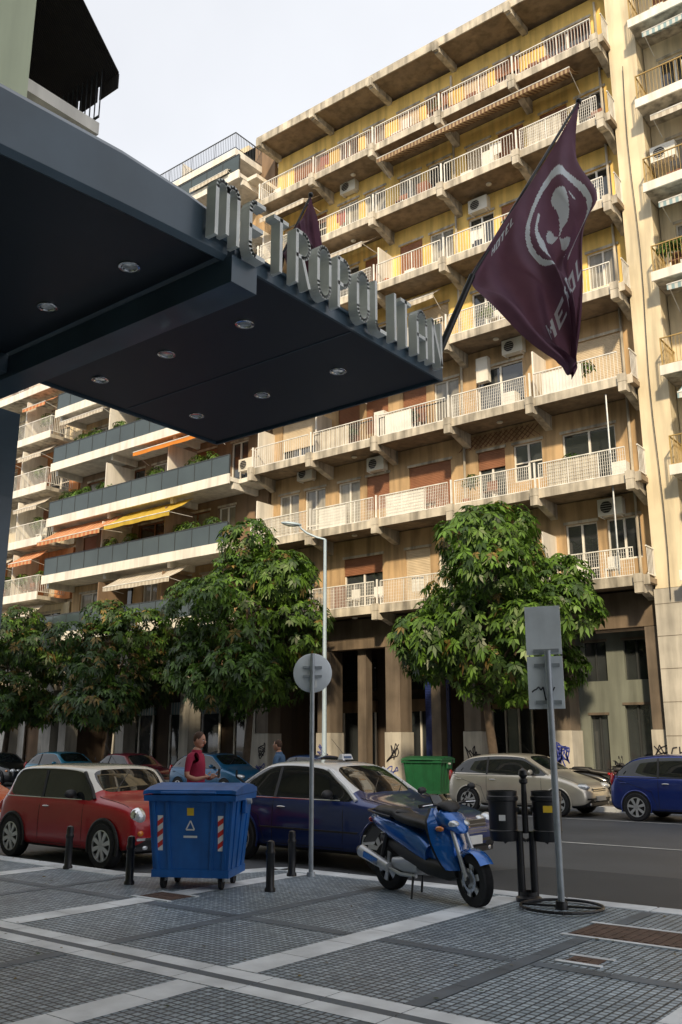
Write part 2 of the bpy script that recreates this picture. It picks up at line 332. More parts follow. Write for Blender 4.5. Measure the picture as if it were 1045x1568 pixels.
# ---------------------------------------------------------------- MAIN APARTMENT BUILDING
YW=29.0; YB=27.6
def main_building():
    root=emp('apartment_building'); xl,xr=-26.8,-9.7
    br=[-26.7,-23.35,-20.0,-16.6,-13.25,-9.9]
    W=MB();S=MB();Rl=MB();Wn=MB();Fx=MB()
    lev=[6.7+3.33*i for i in range(7)]
    for li,z in enumerate(lev):
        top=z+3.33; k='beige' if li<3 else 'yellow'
        ops=[]; info=[]
        for b in range(5):
            a0=br[b]; w=br[b+1]-a0
            if rnd()<.5:
                c=a0+w*.5+U(-.3,.3); o=(c-1.0,c+.95,z+.03,z+2.35); ops.append(o); info.append((o,random.choice(['w','w','shut','shut','shut2'])))
            else:
                c=a0+w*.28; o=(c-.55,c+.6,z+.03,z+2.35); ops.append(o); info.append((o,random.choice(['w','shut','shut2'])))
                c=a0+w*.74; o=(c-.6,c+.55,z+(.03 if rnd()<.5 else .9),z+2.35); ops.append(o); info.append((o,random.choice(['w','w','shut'])))
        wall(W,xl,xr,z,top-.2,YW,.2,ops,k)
        for o,kd in info: window(Wn,*o,YW+.04,kd)
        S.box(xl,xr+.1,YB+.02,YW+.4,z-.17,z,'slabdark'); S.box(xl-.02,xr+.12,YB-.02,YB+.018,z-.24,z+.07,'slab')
        for b in br:
            w=.13
            pr=[(YW,z-.172),(YB-.16,z-.172),(YB-.16,z-.5),(YB+.1,z-.5),(YB+.35,z-.42),(YW,z-.72)]
            pts=[(b-w,y,zz) for y,zz in pr]+[(b+w,y,zz) for y,zz in pr]; n=len(pr)
            S.add(pts,[tuple(range(n)),tuple(reversed(range(n,2*n)))]+[(i,n+i,n+(i+1)%n,(i+1)%n) for i in range(n)],'slab')
            S.box(b-w-.01,b+w+.01,YB-.17,YB-.022,z-.17,z+.10,'slab')
        for b in range(5):
            kd='mesh' if li<2 else random.choice(['bars','bars','mesh'])
            if li==6: kd='bars'
            a,c=br[b]+.15,br[b+1]-.15
            rail(Rl,a,c,YB+.03,z,kd)
            if li==6 and b>0: rail(Rl,a,c,YB+.10,z+.1,'brown',.85)
            if li in(2,3) and b in(1,2): rail(Rl,a,c,YB+.10,z,'dark',.9)
            if rnd()<.3: Fx.box(a+.3,a+.3+U(1,2),YB+.06,YB+.075,z+.1,z+.95,random.choice(['awnw','awnw','cl_w']))
            Rl.box(br[b]-.03,br[b]+.03,YB+.0,YB+.06,z+.1,z+1.05,'rail')
            if rnd()<.2: Fx.box(br[b]-.03,br[b]+.03,YB+.35,YW,z,z+2.0,'white')
            junk(Fx,a,c,YB,YW,z)
        railside(Rl,xr+.06,YB,YW,z); railside(Rl,xl+.02,YB,YW,z)
        for b in (1,3): Fx.ell((br[b]+1.7,YB+.8,z-.2),(.12,.12,.05),'ac')
    zr=lev[-1]+3.33
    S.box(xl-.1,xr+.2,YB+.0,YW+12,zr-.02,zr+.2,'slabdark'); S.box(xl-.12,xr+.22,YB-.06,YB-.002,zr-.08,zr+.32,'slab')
    for b in br: S.box(b-.12,b+.12,YB+.0,YW,zr-.32,zr-.022,'slab'); S.hexa([(b-.12,YB-.2,zr-.3),(b+.12,YB-.2,zr-.3),(b+.12,YB-.062,zr-.3),(b-.12,YB-.062,zr-.3),(b-.12,YB-.2,zr+.1),(b+.12,YB-.2,zr+.1),(b+.12,YB-.062,zr+.1),(b-.12,YB-.062,zr+.1)],'slab')
    W.box(xl,xr,YW+.2,YW+12,6.5,zr-.03,'beige')
    A=MB()
    z=lev
    awning(A,-26.3,-23.6,YB+.9,z[6]-.35,YB-.35,z[6]-1.2,'awnw'); awning(A,-22.9,-20.3,YB+.9,z[5]-.4,YB-.4,z[5]-1.3,'awnw')
    awning(A,-26.4,-23.9,YB+.9,z[4]+2.6,YB-.3,z[4]+1.7,'awnw'); awning(A,-19.7,-10.9,YB+.9,z[6]-.35,YB-.1,z[6]-.75,'awnbr')
    awning(A,-26.2,-24.0,YB+.9,z[4]-.4,YB-.4,z[4]-1.3,'awnw'); awning(A,-23.1,-20.5,YB+.9,z[4]-.4,YB-.3,z[4]-1.2,'awnw')
    awning(A,-23.0,-21.0,YB+.9,z[3]-.4,YB-.4,z[3]-1.3,'awnw')
    awning(A,-18.9,-17.3,YB+.9,z[3]+2.75,YB+.3,z[3]+2.3,'awnw')
    A.build('awnings',root)
    for (x,zz) in ((-20.8,12.5),(-11.1,9.1),(-24.6,12.8),(-15.6,22.4),(-22.2,26.0),(-14.4,15.9),(-12.2,18.4)): ac(Fx,x,YW,zz)
    Fx.box(-16.0,-15.5,YW-.25,YW-.003,15.1,16.1,'white')
    for x in (-10.3,-16.75): Fx.cyl((x,YW-.08,.1),(x,YW-.08,29.5),.05,.05,'slab',8)
    Fx.cyl((-10.6,YB+.2,6.9),(-10.6,YB+.2,13),.03,.03,'steel',6)
    for i in range(14):
        x=-17.0+i*.22; Fx.beam((x,YW-.02,12.55),(x+.55,YW-.02,13.05),.02,.02,'railbrown'); Fx.beam((x+.55,YW-.03,12.55),(x,YW-.03,13.05),.02,.02,'railbrown')
    for x,h in ((-24,2.2),(-19.5,2.8),(-14,2.0)):
        Fx.cyl((x,YW+2,zr+.2),(x,YW+2,zr+.2+h),.02,.015,'steel',6)
        for i in range(5): Fx.cyl((x-.4+.05*i,YW+2,zr+h-.1*i*2),(x+.4-.05*i,YW+2,zr+h-.1*i*2),.008,.008,'steel',5)
    G=MB()
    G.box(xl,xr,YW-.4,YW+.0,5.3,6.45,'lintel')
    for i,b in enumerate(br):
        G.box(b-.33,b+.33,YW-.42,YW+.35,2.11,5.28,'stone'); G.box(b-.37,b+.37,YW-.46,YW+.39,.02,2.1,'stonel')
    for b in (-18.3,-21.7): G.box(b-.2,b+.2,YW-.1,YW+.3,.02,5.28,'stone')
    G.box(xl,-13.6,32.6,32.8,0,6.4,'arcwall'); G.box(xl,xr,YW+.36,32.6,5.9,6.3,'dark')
    for a,b in ((-26.2,-23.6),(-22.8,-20.5),(-17.9,-16.2)):
        G.box(a,b,32.45,32.55,.4,3.0,'glass'); G.box(a,b,32.4,32.58,3.0,3.5,'brownwall')
        for t in range(4): G.box(a+(b-a)*t/3-.03,a+(b-a)*t/3+.03,32.38,32.449,.4,3,'frame')
        G.box(a,b,32.45,32.55,3.9,5.2,'glass')
    G.box(-19.6,-18.52,30.2,30.3,.02,5.2,'bluedoor')
    ops=[(-12.6,-12.0,.1,2.6),(-11.4,-10.6,.1,2.9),(-12.7,-11.9,3.7,5.0),(-11.3,-10.5,3.7,5.0)]
    wall(G,-13.24,-9.72,0,3.3,YW+.45,.2,ops[:2],'greengrey'); wall(G,-13.24,-9.72,3.3,5.28,YW+.45,.2,ops[2:],'greengrey')
    for o in ops:
        G.box(o[0],o[1],YW+.6,YW+.64,o[2],o[3],'glass'); m=(o[0]+o[1])/2; G.box(m-.03,m+.03,YW+.55,YW+.598,o[2],o[3],'raildark')
        G.box(o[0]-.06,o[1]+.06,YW+.42,YW+.448,o[3],o[3]+.08,'stone')
    def scrib(x0,y,z0,w,h,k,n,seed):
        r=random.Random(seed); p=[(x0+r.random()*w,y,z0+r.random()*h) for _ in range(n)]
        for a,b in zip(p[:-1],p[1:]):
            mid=((a[0]+b[0])/2+r.uniform(-.08,.08),y,(a[2]+b[2])/2+r.uniform(-.08,.08)); G.beam(a,mid,.006,.035,k); G.beam(mid,b,.006,.035,k)
    for i,b in enumerate(br): scrib(b-.32,YW-.47,1.0,.62,.7,['grafk','grafb','grafk'][i%3],14,i); scrib(b-.3,YW-.47,.5,.5,.4,'grafb',8,i+30)
    scrib(-13.5,YW-.475,.3,.5,1.5,'grafb',22,77)
    G.build('arcade',root)
    W.build('walls',root); S.build('slabs_and_brackets',root); Rl.build('railings',root); Wn.build('windows',root); Fx.build('fittings',root)
    for i,(x,zz) in enumerate(((-25.5,7.6),(-17.5,17.6),(-12.4,7.5),(-12.0,11.0),(-18.5,14.1),(-19.2,14.2),(-13.9,20.8),(-21.5,14.1),(-15,17.5),(-15.9,11.0),(-22.6,10.8),(-11.3,14.2),(-25,24.3),(-17,27.6))): plant(root,x,YB+.3,zz,.28,60,i)
main_building()

def side_building_left():
    root=emp('apartment_building'); xl,xr=-41.2,-27.0; yb=27.1
    W=MB();S=MB();Rl=MB();Wn=MB();Fx=MB();A=MB()
    lev=[7.0+3.07*i for i in range(8)]
    for li,z in enumerate(lev):
        ops=[];info=[]
        x=xl+.7
        while x<xr-2.4:
            w=random.choice([1.1,1.9,2.3]); o=(x,x+w,z+.03,z+2.4); ops.append(o);info.append((o,random.choice(['w','w','shut','brown']))); x+=w+U(.5,1.1)
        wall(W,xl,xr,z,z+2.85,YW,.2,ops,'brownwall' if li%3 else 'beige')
        for o,kd in info: window(Wn,*o,YW+.04,kd)
        S.box(xl,xr-.6,yb+.03,YW+.3,z-.2,z,'white'); S.box(xl-.02,xr-.58,yb-.05,yb+.028,z-.33,z+.12,'white')
        S.box(xr-.6,xr+.0,YB+.1,YW+.3,z-.2,z,'white')
        rail(Rl,xl+.05,xr-.65,yb+.04,z,'smoke',1.05)
        for b in (xl+.0,-36.5,-31.8,-27.8): S.box(b,b+.18,yb+.3,YW,z-.2-.3,z-.202,'white')
        for b in (-36.6,-31.9): Fx.box(b,b+.06,yb+.1,YW,z,z+2.4,'white' if rnd()<.5 else 'brownwall')
        junk(Fx,xl+.3,xr-1,yb,YW,z)
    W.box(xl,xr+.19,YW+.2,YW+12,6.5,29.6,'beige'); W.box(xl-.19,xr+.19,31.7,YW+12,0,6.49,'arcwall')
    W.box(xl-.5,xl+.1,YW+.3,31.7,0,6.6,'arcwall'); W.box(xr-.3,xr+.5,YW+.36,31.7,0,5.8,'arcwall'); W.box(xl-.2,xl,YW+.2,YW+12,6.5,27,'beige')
    W.box(xl,-28.4,YW,YW+.19,lev[-1]+2.86,29.6,'beige')
    S.box(xl,-27.9,yb+.0,YW+6,29.6,29.95,'white'); rail(Rl,xl,-27.95,yb+.04,29.95,'dark',.95); railside(Rl,-27.95,yb,YW+5,29.95,'raildark',.95)
    W.box(xl+3,-29.5,YW+.6,YW+6,29.96,32.3,'cream')
    awning(A,-35.3,-30.6,yb+.7,lev[2]-.35,yb-.75,lev[2]-1.25,'awny'); awning(A,-40.9,-35.7,yb+.7,lev[2]-.35,yb-.7,lev[2]-1.3,'awns')
    awning(A,-34.0,-28.6,yb+.7,lev[3]-.3,yb-.3,lev[3]-.75,'awno'); awning(A,-35.4,-30.7,yb+.7,lev[1]-.4,yb-.5,lev[1]-1.15,'awnw')
    awning(A,-40.2,-36.5,yb+.7,lev[4]-.3,yb-.4,lev[4]-.9,'awnw'); awning(A,-35,-31,yb+.7,lev[4]-.3,yb-.4,lev[4]-.9,'awnb')
    awning(A,-30.9,-28.2,yb+.7,29.4,yb-.2,28.8,'awnw')
    for x,z in ((-28.2,13.9),(-33.5,7.4),(-39,10.7),(-30.1,16.6)): ac(Fx,x,YW,z)
    for x in (-27.4,-31.5,-36,-40.6):
        W.box(x-.3,x+.3,YW-.43,YW+.3,.02,6.66,'stonel')
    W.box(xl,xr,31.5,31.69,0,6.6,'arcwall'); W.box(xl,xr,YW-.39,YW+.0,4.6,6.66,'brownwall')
    for a,b in ((-40,-36.8),(-35.5,-32),(-31,-27.9)):
        Wn.box(a,b,31.35,31.45,.3,3.1,'glass'); Wn.box(a,b,31.3,31.48,3.1,3.7,'awnb')
        for t in range(4): Wn.box(a+(b-a)*t/3-.04,a+(b-a)*t/3+.04,31.28,31.349,.3,3.1,'frame')
    W.build('walls',root);S.build('slabs',root);Rl.build('railings',root);Wn.build('windows',root);Fx.build('fittings',root);A.build('awnings',root)
    for i,(x,l) in enumerate(((-31.0,1),(-30.4,1),(-38.6,2),(-39.4,2),(-40,2),(-34,3),(-29,1),(-37,2),(-33,2),(-36,3),(-29.3,2),(-30.2,2),(-31.2,3),(-38,3),(-39,3),(-34.5,1),(-28.6,3),(-36.2,1))): plant(root,x,yb+.35,lev[l]+1.15,.45,120,i+50)
side_building_left()

def far_left_building():
    root=emp('apartment_building'); xl,xr=-64,-41.4; yb=27.3
    W=MB();S=MB();Rl=MB();Wn=MB();Fx=MB();A=MB()
    lev=[6.3+3.0*i for i in range(7)]
    for li,z in enumerate(lev):
        ops=[];info=[];x=xl+.7
        while x<xr-2.0:
            w=random.choice([1.1,1.9]); o=(x,x+w,z+.03,z+2.35); ops.append(o);info.append((o,random.choice(['w','w','shut','shut2']))); x+=w+U(.6,1.2)
        wall(W,xl,xr,z,z+2.8,YW,.2,ops,'orange' if li%2 else 'cream')
        for o,kd in info: window(Wn,*o,YW+.04,kd)
        S.box(xl,xr-.5,yb+.03,YW+.3,z-.2,z,'slab'); S.box(xl-.02,xr-.48,yb-.03,yb+.028,z-.22,z+.2,'white')
        rail(Rl,xl+.05,xr-.55,yb+.04,z+.1,'bars',1.0); railside(Rl,xr-.55,yb,YW,z+.1)
        for b in (-44.6,-49,-54): Fx.box(b,b+.06,yb+.1,YW,z,z+2.5,'white')
        junk(Fx,xl+.3,xr-1,yb,YW,z)
        for a,b in ((-44.4,-42.2),(-48.6,-45.2)):
            if rnd()<.7: awning(A,a,b,yb+.7,z+2.6,yb-.3,z+1.9,random.choice(['awnw','awnw','awns','awnw']))
    W.box(xl,xr,YW+.2,YW+12,6.1,27,'cream'); S.box(xl,xr,yb+.3,YW+12,27.01,27.3,'slab')
    for x in (-42,-46,-50,-54): W.box(x-.35,x+.35,YW-.4,YW+.3,.02,6.0,'stonel')
    W.box(xl,xr,30.5,30.7,0,6.0,'brownwall'); W.box(xl,xr,YW-.39,YW,4.4,6.0,'cream')
    for a,b in ((-45.2,-42.6),(-49.3,-46.6)):
        Wn.box(a,b,30.3,30.4,.3,3.2,'glass2'); Wn.box(a,b,30.25,30.42,3.2,3.8,'awny')
    W.build('walls',root);S.build('slabs',root);Rl.build('railings',root);Wn.build('windows',root);Fx.build('fittings',root);A.build('awnings',root)
    for i in range(16): plant(root,-42.4-i*.9*rnd()*1.6,yb+.3,lev[1+i%5]+1.1,.38,80,i+90)
far_left_building()

def right_building():
    root=emp('apartment_building'); xl,xr=-8.65,12; yb=27.6
    W=MB();S=MB();Rl=MB();Wn=MB();Fx=MB();A=MB()
    lev=[6.7+3.33*i for i in range(9)]
    for li,z in enumerate(lev):
        ops=[];info=[];x=xl+.5
        while x<xr-2.0:
            w=random.choice([1.1,1.9]); o=(x,x+w,z+.03,z+2.35); ops.append(o);info.append((o,random.choice(['w','w','shut','shut']))); x+=w+U(.6,1.2)
        wall(W,xl,xr,z,z+3.13,YW,.2,ops,'cream')
        for o,kd in info: window(Wn,*o,YW+.04,kd)
        S.box(xl,xr,yb+.03,YW+.3,z-.2,z,'slab'); S.box(xl-.02,xr,yb-.03,yb+.028,z-.25,z+.08,'white')
        if li>0: rail(Rl,xl+.05,xr,yb+.04,z,'ochre',1.05); railside(Rl,xl+.05,yb,YW,z,'railyel',1.05)
        if li>0: awning(A,xl+.5,xl+3.4,yb+.8,z-.3,yb-.2,z-.3-U(.3,.8),random.choice(['awnb','awnw','awnb']))
        junk(Fx,xl+.3,xr-1,yb,YW,z)
    W.box(xl,xr,YW+.2,YW+12,0,lev[-1]+3,'cream')
    wall(W,xl,xr,0,6.5,YW,.2,[(xl+1.0,xl+2.6,.2,3.0),(xl+4,xl+7,.2,3.0)],'stonel')
    ac(Fx,-8.1,YB+.95,21.2)
    W.box(-9.68,-8.68,28.3,YW+.5,6.4,36.5,'cream'); W.box(-9.72,-8.64,28.26,YW+.5,.02,6.38,'stonel')
    for i in range(6): W.box(-9.725,-8.635,28.252,28.258,1.0*i+.9,1.0*i+.915,'stone')
    x0=-9.6
    def st(p,k='grafk'):
        for a,b in zip(p[:-1],p[1:]): Fx.beam((x0+a[0],28.25,1.25+a[1]),(x0+b[0],28.25,1.25+b[1]),.006,.04,k)
    st([(.18,.32),(.05,.3),(.0,.15),(.05,.02),(.18,0)]); st([(.25,0),(.25,.34)]);st([(.4,0),(.4,.34)]);st([(.25,.17),(.4,.17)])
    st([(.46,0),(.54,.34),(.62,0)]);st([(.49,.13),(.59,.13)]);st([(.68,.05),(.68,.3),(.84,.3),(.84,.05),(.68,.05)])
    st([(.0,-.1),(.9,-.14)]);st([(.1,-.5),(.3,-.2),(.5,-.6),(.7,-.25),(.85,-.5)])
    Fx.tube([Vector((-9.2+.05*math.sin(i),28.2,6+i*1.5)) for i in range(14)],.014,'grafk',5)
    W.build('walls',root);S.build('slabs',root);Rl.build('railings',root);Wn.build('windows',root);Fx.build('fittings',root);A.build('awnings',root)
    for i in range(3): plant(root,-8.2+i*.5,yb+.3,lev[3]+1.0,.25,60,i+190)
right_building()

def near_buildings():
    root=emp('hotel_building'); W=MB();Wn=MB()  # unseen hotel block behind the camera, added to shade the street and for reflections
    for fl in range(5):
        ops=[(x,x+1.4,4.5+fl*3.3+1.0,4.5+fl*3.3+2.7) for x in np.arange(-12.5,16,2.8)]
        wall(W,-13.5,18,5+fl*3.3-.5+.0,5+fl*3.3+2.8,-2.7,.2,ops,'palegreen')
        for o in ops: Wn.box(o[0],o[1],-2.62,-2.58,o[2],o[3],'glass')
    wall(W,-13.5,18,0,4.5,-2.7,.2,[(-11,-8,.1,3.3),(-6,-2,.1,3.3),(1,5,.1,3.3)],'stonel')
    W.box(-13.5,18,-14,-2.5,0,20.9,'palegreen')
    W.build('walls',root);Wn.build('windows',root)
    root=emp('neighbouring_building'); W=MB();A=MB()
    W.box(-40,-9.55,-8,5.45,.02,21,'palegreen')
    for z in (7.3,10.6,13.9,17.2):
        W.box(-40,-10.0,5.45,6.9,z-.2,z,'white'); 
        for i in range(5): W.box(-9.548,-9.50,3.6+.0,4.9,z+1.3+i*.14,z+1.36+i*.14,'black')
    rail(A,-40,-10.0,6.88,10.6,'dark'); rail(A,-40,-10,6.88,7.3,'dark'); rail(A,-40,-10,6.88,13.9,'dark')
    z0=12.9
    A.hexa([(-20,7.0,z0-1.5),(-9.75,7.0,z0-1.5),(-9.75,5.46,z0+.2),(-20,5.46,z0+.2),(-20,7.0,z0-1.47),(-9.75,7.0,z0-1.47),(-9.75,5.46,z0+.23),(-20,5.46,z0+.23)],'awnblk')
    for i in range(20): A.box(-9.75-i*.5,-9.75-i*.5-.44,6.99,7.01,z0-1.75,z0-1.5,'awnblk')
    W.build('walls',root);A.build('awning_and_railings',root)
near_buildings()

# ---------------------------------------------------------------- HOTEL CANOPY
def canopy():
    root=emp('hotel_canopy'); C=MB()
    zb=4.8
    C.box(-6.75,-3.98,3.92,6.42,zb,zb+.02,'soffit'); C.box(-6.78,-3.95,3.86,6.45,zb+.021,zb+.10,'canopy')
    C.box(-6.79,-3.94,6.451,6.47,zb-.02,zb+.11,'canopy'); C.box(-6.80,-6.781,4.0,6.45,zb-.02,zb+.11,'canopy')
    C.box(-3.949,-3.925,3.9,6.45,zb-.03,zb+.11,'canopy')
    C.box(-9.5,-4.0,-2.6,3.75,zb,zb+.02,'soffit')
    stn=[(-2.6,-.26,.14),(1.0,-.18,.20),(2.1,-.13,.26),(2.9,-.07,.31),(3.4,-.04,.30),(3.78,-.02,.26)]
    def pr(b,t): return [(-3.97,zb+b-.015),(-3.935,zb+b+.02),(-3.925,zb+t-.05),(-3.95,zb+t-.01),(-4.02,zb+t+.01),(-9.5,zb+t+.08),(-9.5,zb+.021),(-4.0,zb+.021),(-4.0,zb+b)]
    n=9; pts=[]
    for y,b,t in stn: pts+=[(x,y,z) for x,z in pr(b,t)]
    C.add(pts,[(q*n+i,(q+1)*n+i,(q+1)*n+(i+1)%n,q*n+(i+1)%n) for q in range(len(stn)-1) for i in range(n)]+[tuple(range(n)),tuple(reversed(range((len(stn)-1)*n,len(stn)*n)))],'canopy')
    C.box(-9.5,-3.90,3.79,4.03,zb-.2,zb+.0-.002,'canopy')
    C.box(-6.9,-6.5,.0,3.78,zb-.16,zb-.002,'canopy')
    for y in (5.2,): C.box(-6.74,-3.99,y-.006,y+.006,zb-.006,zb-.001,'canopy')
    C.box(-8.2,-7.18,3.75,4.35,.02,zb-.201,'canopy'); C.box(-8.25,-7.13,3.7,4.4,.02,.3,'black')
    for s in [(-4.55,4.58),(-5.45,4.58),(-6.33,4.58),(-4.55,5.74),(-5.45,5.74),(-6.33,5.74),(-4.56,3.47),(-5.5,3.47),(-6.4,3.47),(-4.56,2.3),(-5.5,2.3)]:
        C.lathe((s[0],s[1],zb-.001),(0,0,-1),[(.075,0),(.075,.012),(.055,.014),(.05,.004)],'chrome',20)
        C.lathe((s[0],s[1],zb-.003),(0,0,-1),[(.05,.0),(.0,.001)],'lamp',16)
    C.build('canopy_structure',root,bevel=.008)
    Lm=MB()
    H=.40; Wd=.135; t=.030; xf=-3.90; dp=.085; zl=zb+.015
    def stroke(u0,pts):
        for (a,b) in zip(pts[:-1],pts[1:]):
            p=Vector((0,u0+a[0]*Wd,zl+a[1]*H)); q=Vector((0,u0+b[0]*Wd,zl+b[1]*H)); d=(q-p)
            if d.length<1e-5: continue
            d.normalize(); p-=d*t*.3; q+=d*t*.3; nn=Vector((0,-d.z,d.y))*t/2
            A=[p-nn,p+nn,q+nn,q-nn]
            Lm.hexa([(xf,)+tuple(v)[1:] for v in A]+[(xf+dp,)+tuple(v)[1:] for v in A],'letter')
    def arc(cx,cy,rx,ry,a0,a1,n=10): return [(cx+rx*math.cos(math.radians(a0+(a1-a0)*i/n)),cy+ry*math.sin(math.radians(a0+(a1-a0)*i/n))) for i in range(n+1)]
    G={'M':[[(0,0),(0,.86)]+arc(.36,.86,.36,.14,180,0,6)+[(.72,.1)],[(.72,.86)]+arc(1.08,.86,.36,.14,180,0,6)+[(1.44,0)]],
       'E':[[(1,1),(.35,1)]+arc(.35,.8,.35,.2,90,180,4)+[(0,.2)]+arc(.35,.2,.35,.2,180,270,4)+[(1,0)],[(0.0,.52),(.85,.52)]],
       'T':[[(.5,0),(.5,1)],[(0,.98),(1,.98)]],
       'R':[[(0,0),(0,1),(.5,1)]+arc(.5,.76,.5,.24,90,-90)+[(0,.52)],[(.45,.52),(1,0)]],
       'O':[arc(.5,.25,.5,.25,0,-180)+[(0,.75)]+arc(.5,.75,.5,.25,180,0)+[(1,.25)]],
       'P':[[(0,0),(0,1),(.5,1)]+arc(.5,.74,.5,.26,90,-90)+[(0,.48)]],
       'L':[[(0,1),(0,.15)]+arc(.3,.15,.3,.15,180,270,4)+[(.95,0)]],'I':[[(.2,0),(.2,1)]],
       'A':[[(0,0),(0,.75)]+arc(.5,.75,.5,.25,180,0)+[(1,0)],[(0,.42),(1,.42)]],
       'N':[[(0,0),(0,1)],[(0,.97),(1,.03)],[(1,0),(1,1)]]}
    y=3.56
    for ch in 'METROPOLITAN':
        for s_ in G[ch]: stroke(y,s_)
        y+= {'M':.31,'I':.115}.get(ch,.238)
    Lm.box(-3.92,-3.899,3.55,6.35,zl+.05,zl+.065,'canopy')
    Lm.build('letters',root)
canopy()

# ---------------------------------------------------------------- FLAGS
def RDz(R,D,z): return Vector((-.6184*D+.7859*R,.7859*D+.6184*R,z))
FONT={'M':['10001','11011','10101','10001','10001'],'E':['111','100','110','100','111'],'T':['111','010','010','010','010'],'R':['110','101','110','101','101'],'O':['111','101','101','101','111'],'P':['111','101','111','100','100'],'L':['100','100','100','100','111'],'I':['1','1','1','1','1'],'A':['111','101','111','101','101'],'N':['1001','1101','1011','1001','1001'],'H':['101','101','111','101','101'],' ':['0','0','0','0','0']}
def textbits(s):
    rows=['']*5
    for ch in s:
        for i in range(5): rows[i]+=FONT[ch][i]+'0'
    return rows
TB1=textbits('METROPOL'); TB2=textbits('HOTEL')
def flag(D,base,tip,hoistB,topc,botc,seed,emblem=True,grid=170):
    root=emp('hotel_flag'); P=MB()
    b=RDz(base[0],D,base[1]); t=RDz(tip[0],D,tip[1]); hb=RDz(hoistB[0],D,hoistB[1])
    P.cyl(b,b+(hb-b)*1.0,.035,.03,'black',10); P.cyl(hb,t,.016,.013,'black',8); P.ell(t,(.03,.03,.03),'black')
    P.build('pole',root,smooth=40)
    def curve(c,t):
        n=len(c)-1; f=t*n; i=min(int(f),n-1); f-=i
        p0=c[max(i-1,0)];p1=c[i];p2=c[i+1];p3=c[min(i+2,n)]
        return tuple(.5*((2*p1[k])+(-p0[k]+p2[k])*f+(2*p0[k]-5*p1[k]+4*p2[k]-p3[k])*f*f+(-p0[k]+3*p1[k]-3*p2[k]+p3[k])*f**3) for k in (0,1))
    n=grid; V=[];F=[];mi=[]
    for i in range(n+1):
        s=i/n
        for j in range(n+1):
            tt=j/n; a=curve(topc,tt); c=curve(botc,tt)
            r=a[0]*(1-s)+c[0]*s; z=a[1]*(1-s)+c[1]*s
            amp=min(1,tt*1.8)
            w1=math.sin(s*13+tt*4.5+seed+2.2); w1=math.copysign(abs(w1)**.7,w1)
            fold=.13*amp*w1+.06*amp*math.sin(s*29-tt*6)+.05*math.sin(tt*12+s*7)
            z-=.05*math.sin(math.pi*s)*(1-tt); r+=.03*amp*math.sin(s*13+tt*4.5+seed+3.4)*math.sin(math.pi*s)
            V.append(tuple(RDz(r,D+fold-.02,z)))
    def emb(s,t):
        if not emblem: return 0
        dx=(t-.36)*1.0; dy=(s-.30)*1.0; d=math.hypot(dx,dy); an=math.atan2(dy,dx)
        if .215<d<.25 and not(-.5<an<.35) : return 1
        if .155<d<.175 and (1.0<an<2.6): return 1
        if d<.165:
            q=noise.noise(Vector((s*12,t*10,3.3)))+.30*math.cos(an*3+.6)
            if q>.10: return 1
        a=.72-s
        if .66<t<.73 and 0<a<.68:
            col=int(a/.68*len(TB1[0])); row=int((t-.66)/.07*5)
            if TB1[min(row,4)][min(col,len(TB1[0])-1)]=='1': return 1
        if .07<t<.12 and .62<s<.82:
            a=.82-s; col=int(a/.20*len(TB2[0])); row=int((t-.07)/.05*5)
            if TB2[min(row,4)][min(col,len(TB2[0])-1)]=='1': return 1
        return 0
    for i in range(n):
        for j in range(n):
            F.append((i*(n+1)+j,(i+1)*(n+1)+j,(i+1)*(n+1)+j+1,i*(n+1)+j+1)); mi.append(emb((i+.5)/n,(j+.5)/n))
    me=bpy.data.meshes.new('cloth'); me.from_pydata(V,[],F); me.materials.append(MF); me.materials.append(MFw)
    me.polygons.foreach_set('material_index',mi); me.polygons.foreach_set('use_smooth',[True]*len(F))
    o=bpy.data.objects.new('cloth',me); scene.collection.objects.link(o); o.parent=root
MF=mat('flag_cloth',(.19,.095,.145),.7,var=.18,scale=3,trans=.45)
MFw=mat('flag_print_white',(.78,.84,.90),.7,var=.06,scale=3,trans=.25)
flag(7.6,(.87,5.05),(2.33,7.76),(1.22,5.87),[(2.33,7.74),(2.27,7.1),(2.38,6.6),(2.26,6.3),(2.22,5.68),(2.11,4.89)],[(1.215,5.91),(1.24,5.68),(1.52,5.36),(1.86,5.00),(2.05,4.89)],0)
flag(9.3,(-1.0,5.1),(-.35,7.85),(-.66,7.1),[(-.35,7.82),(-.28,7.5),(-.19,7.1),(-.15,6.6)],[(-.66,7.15),(-.64,7.0),(-.5,6.8),(-.25,6.5)],2,False,50)

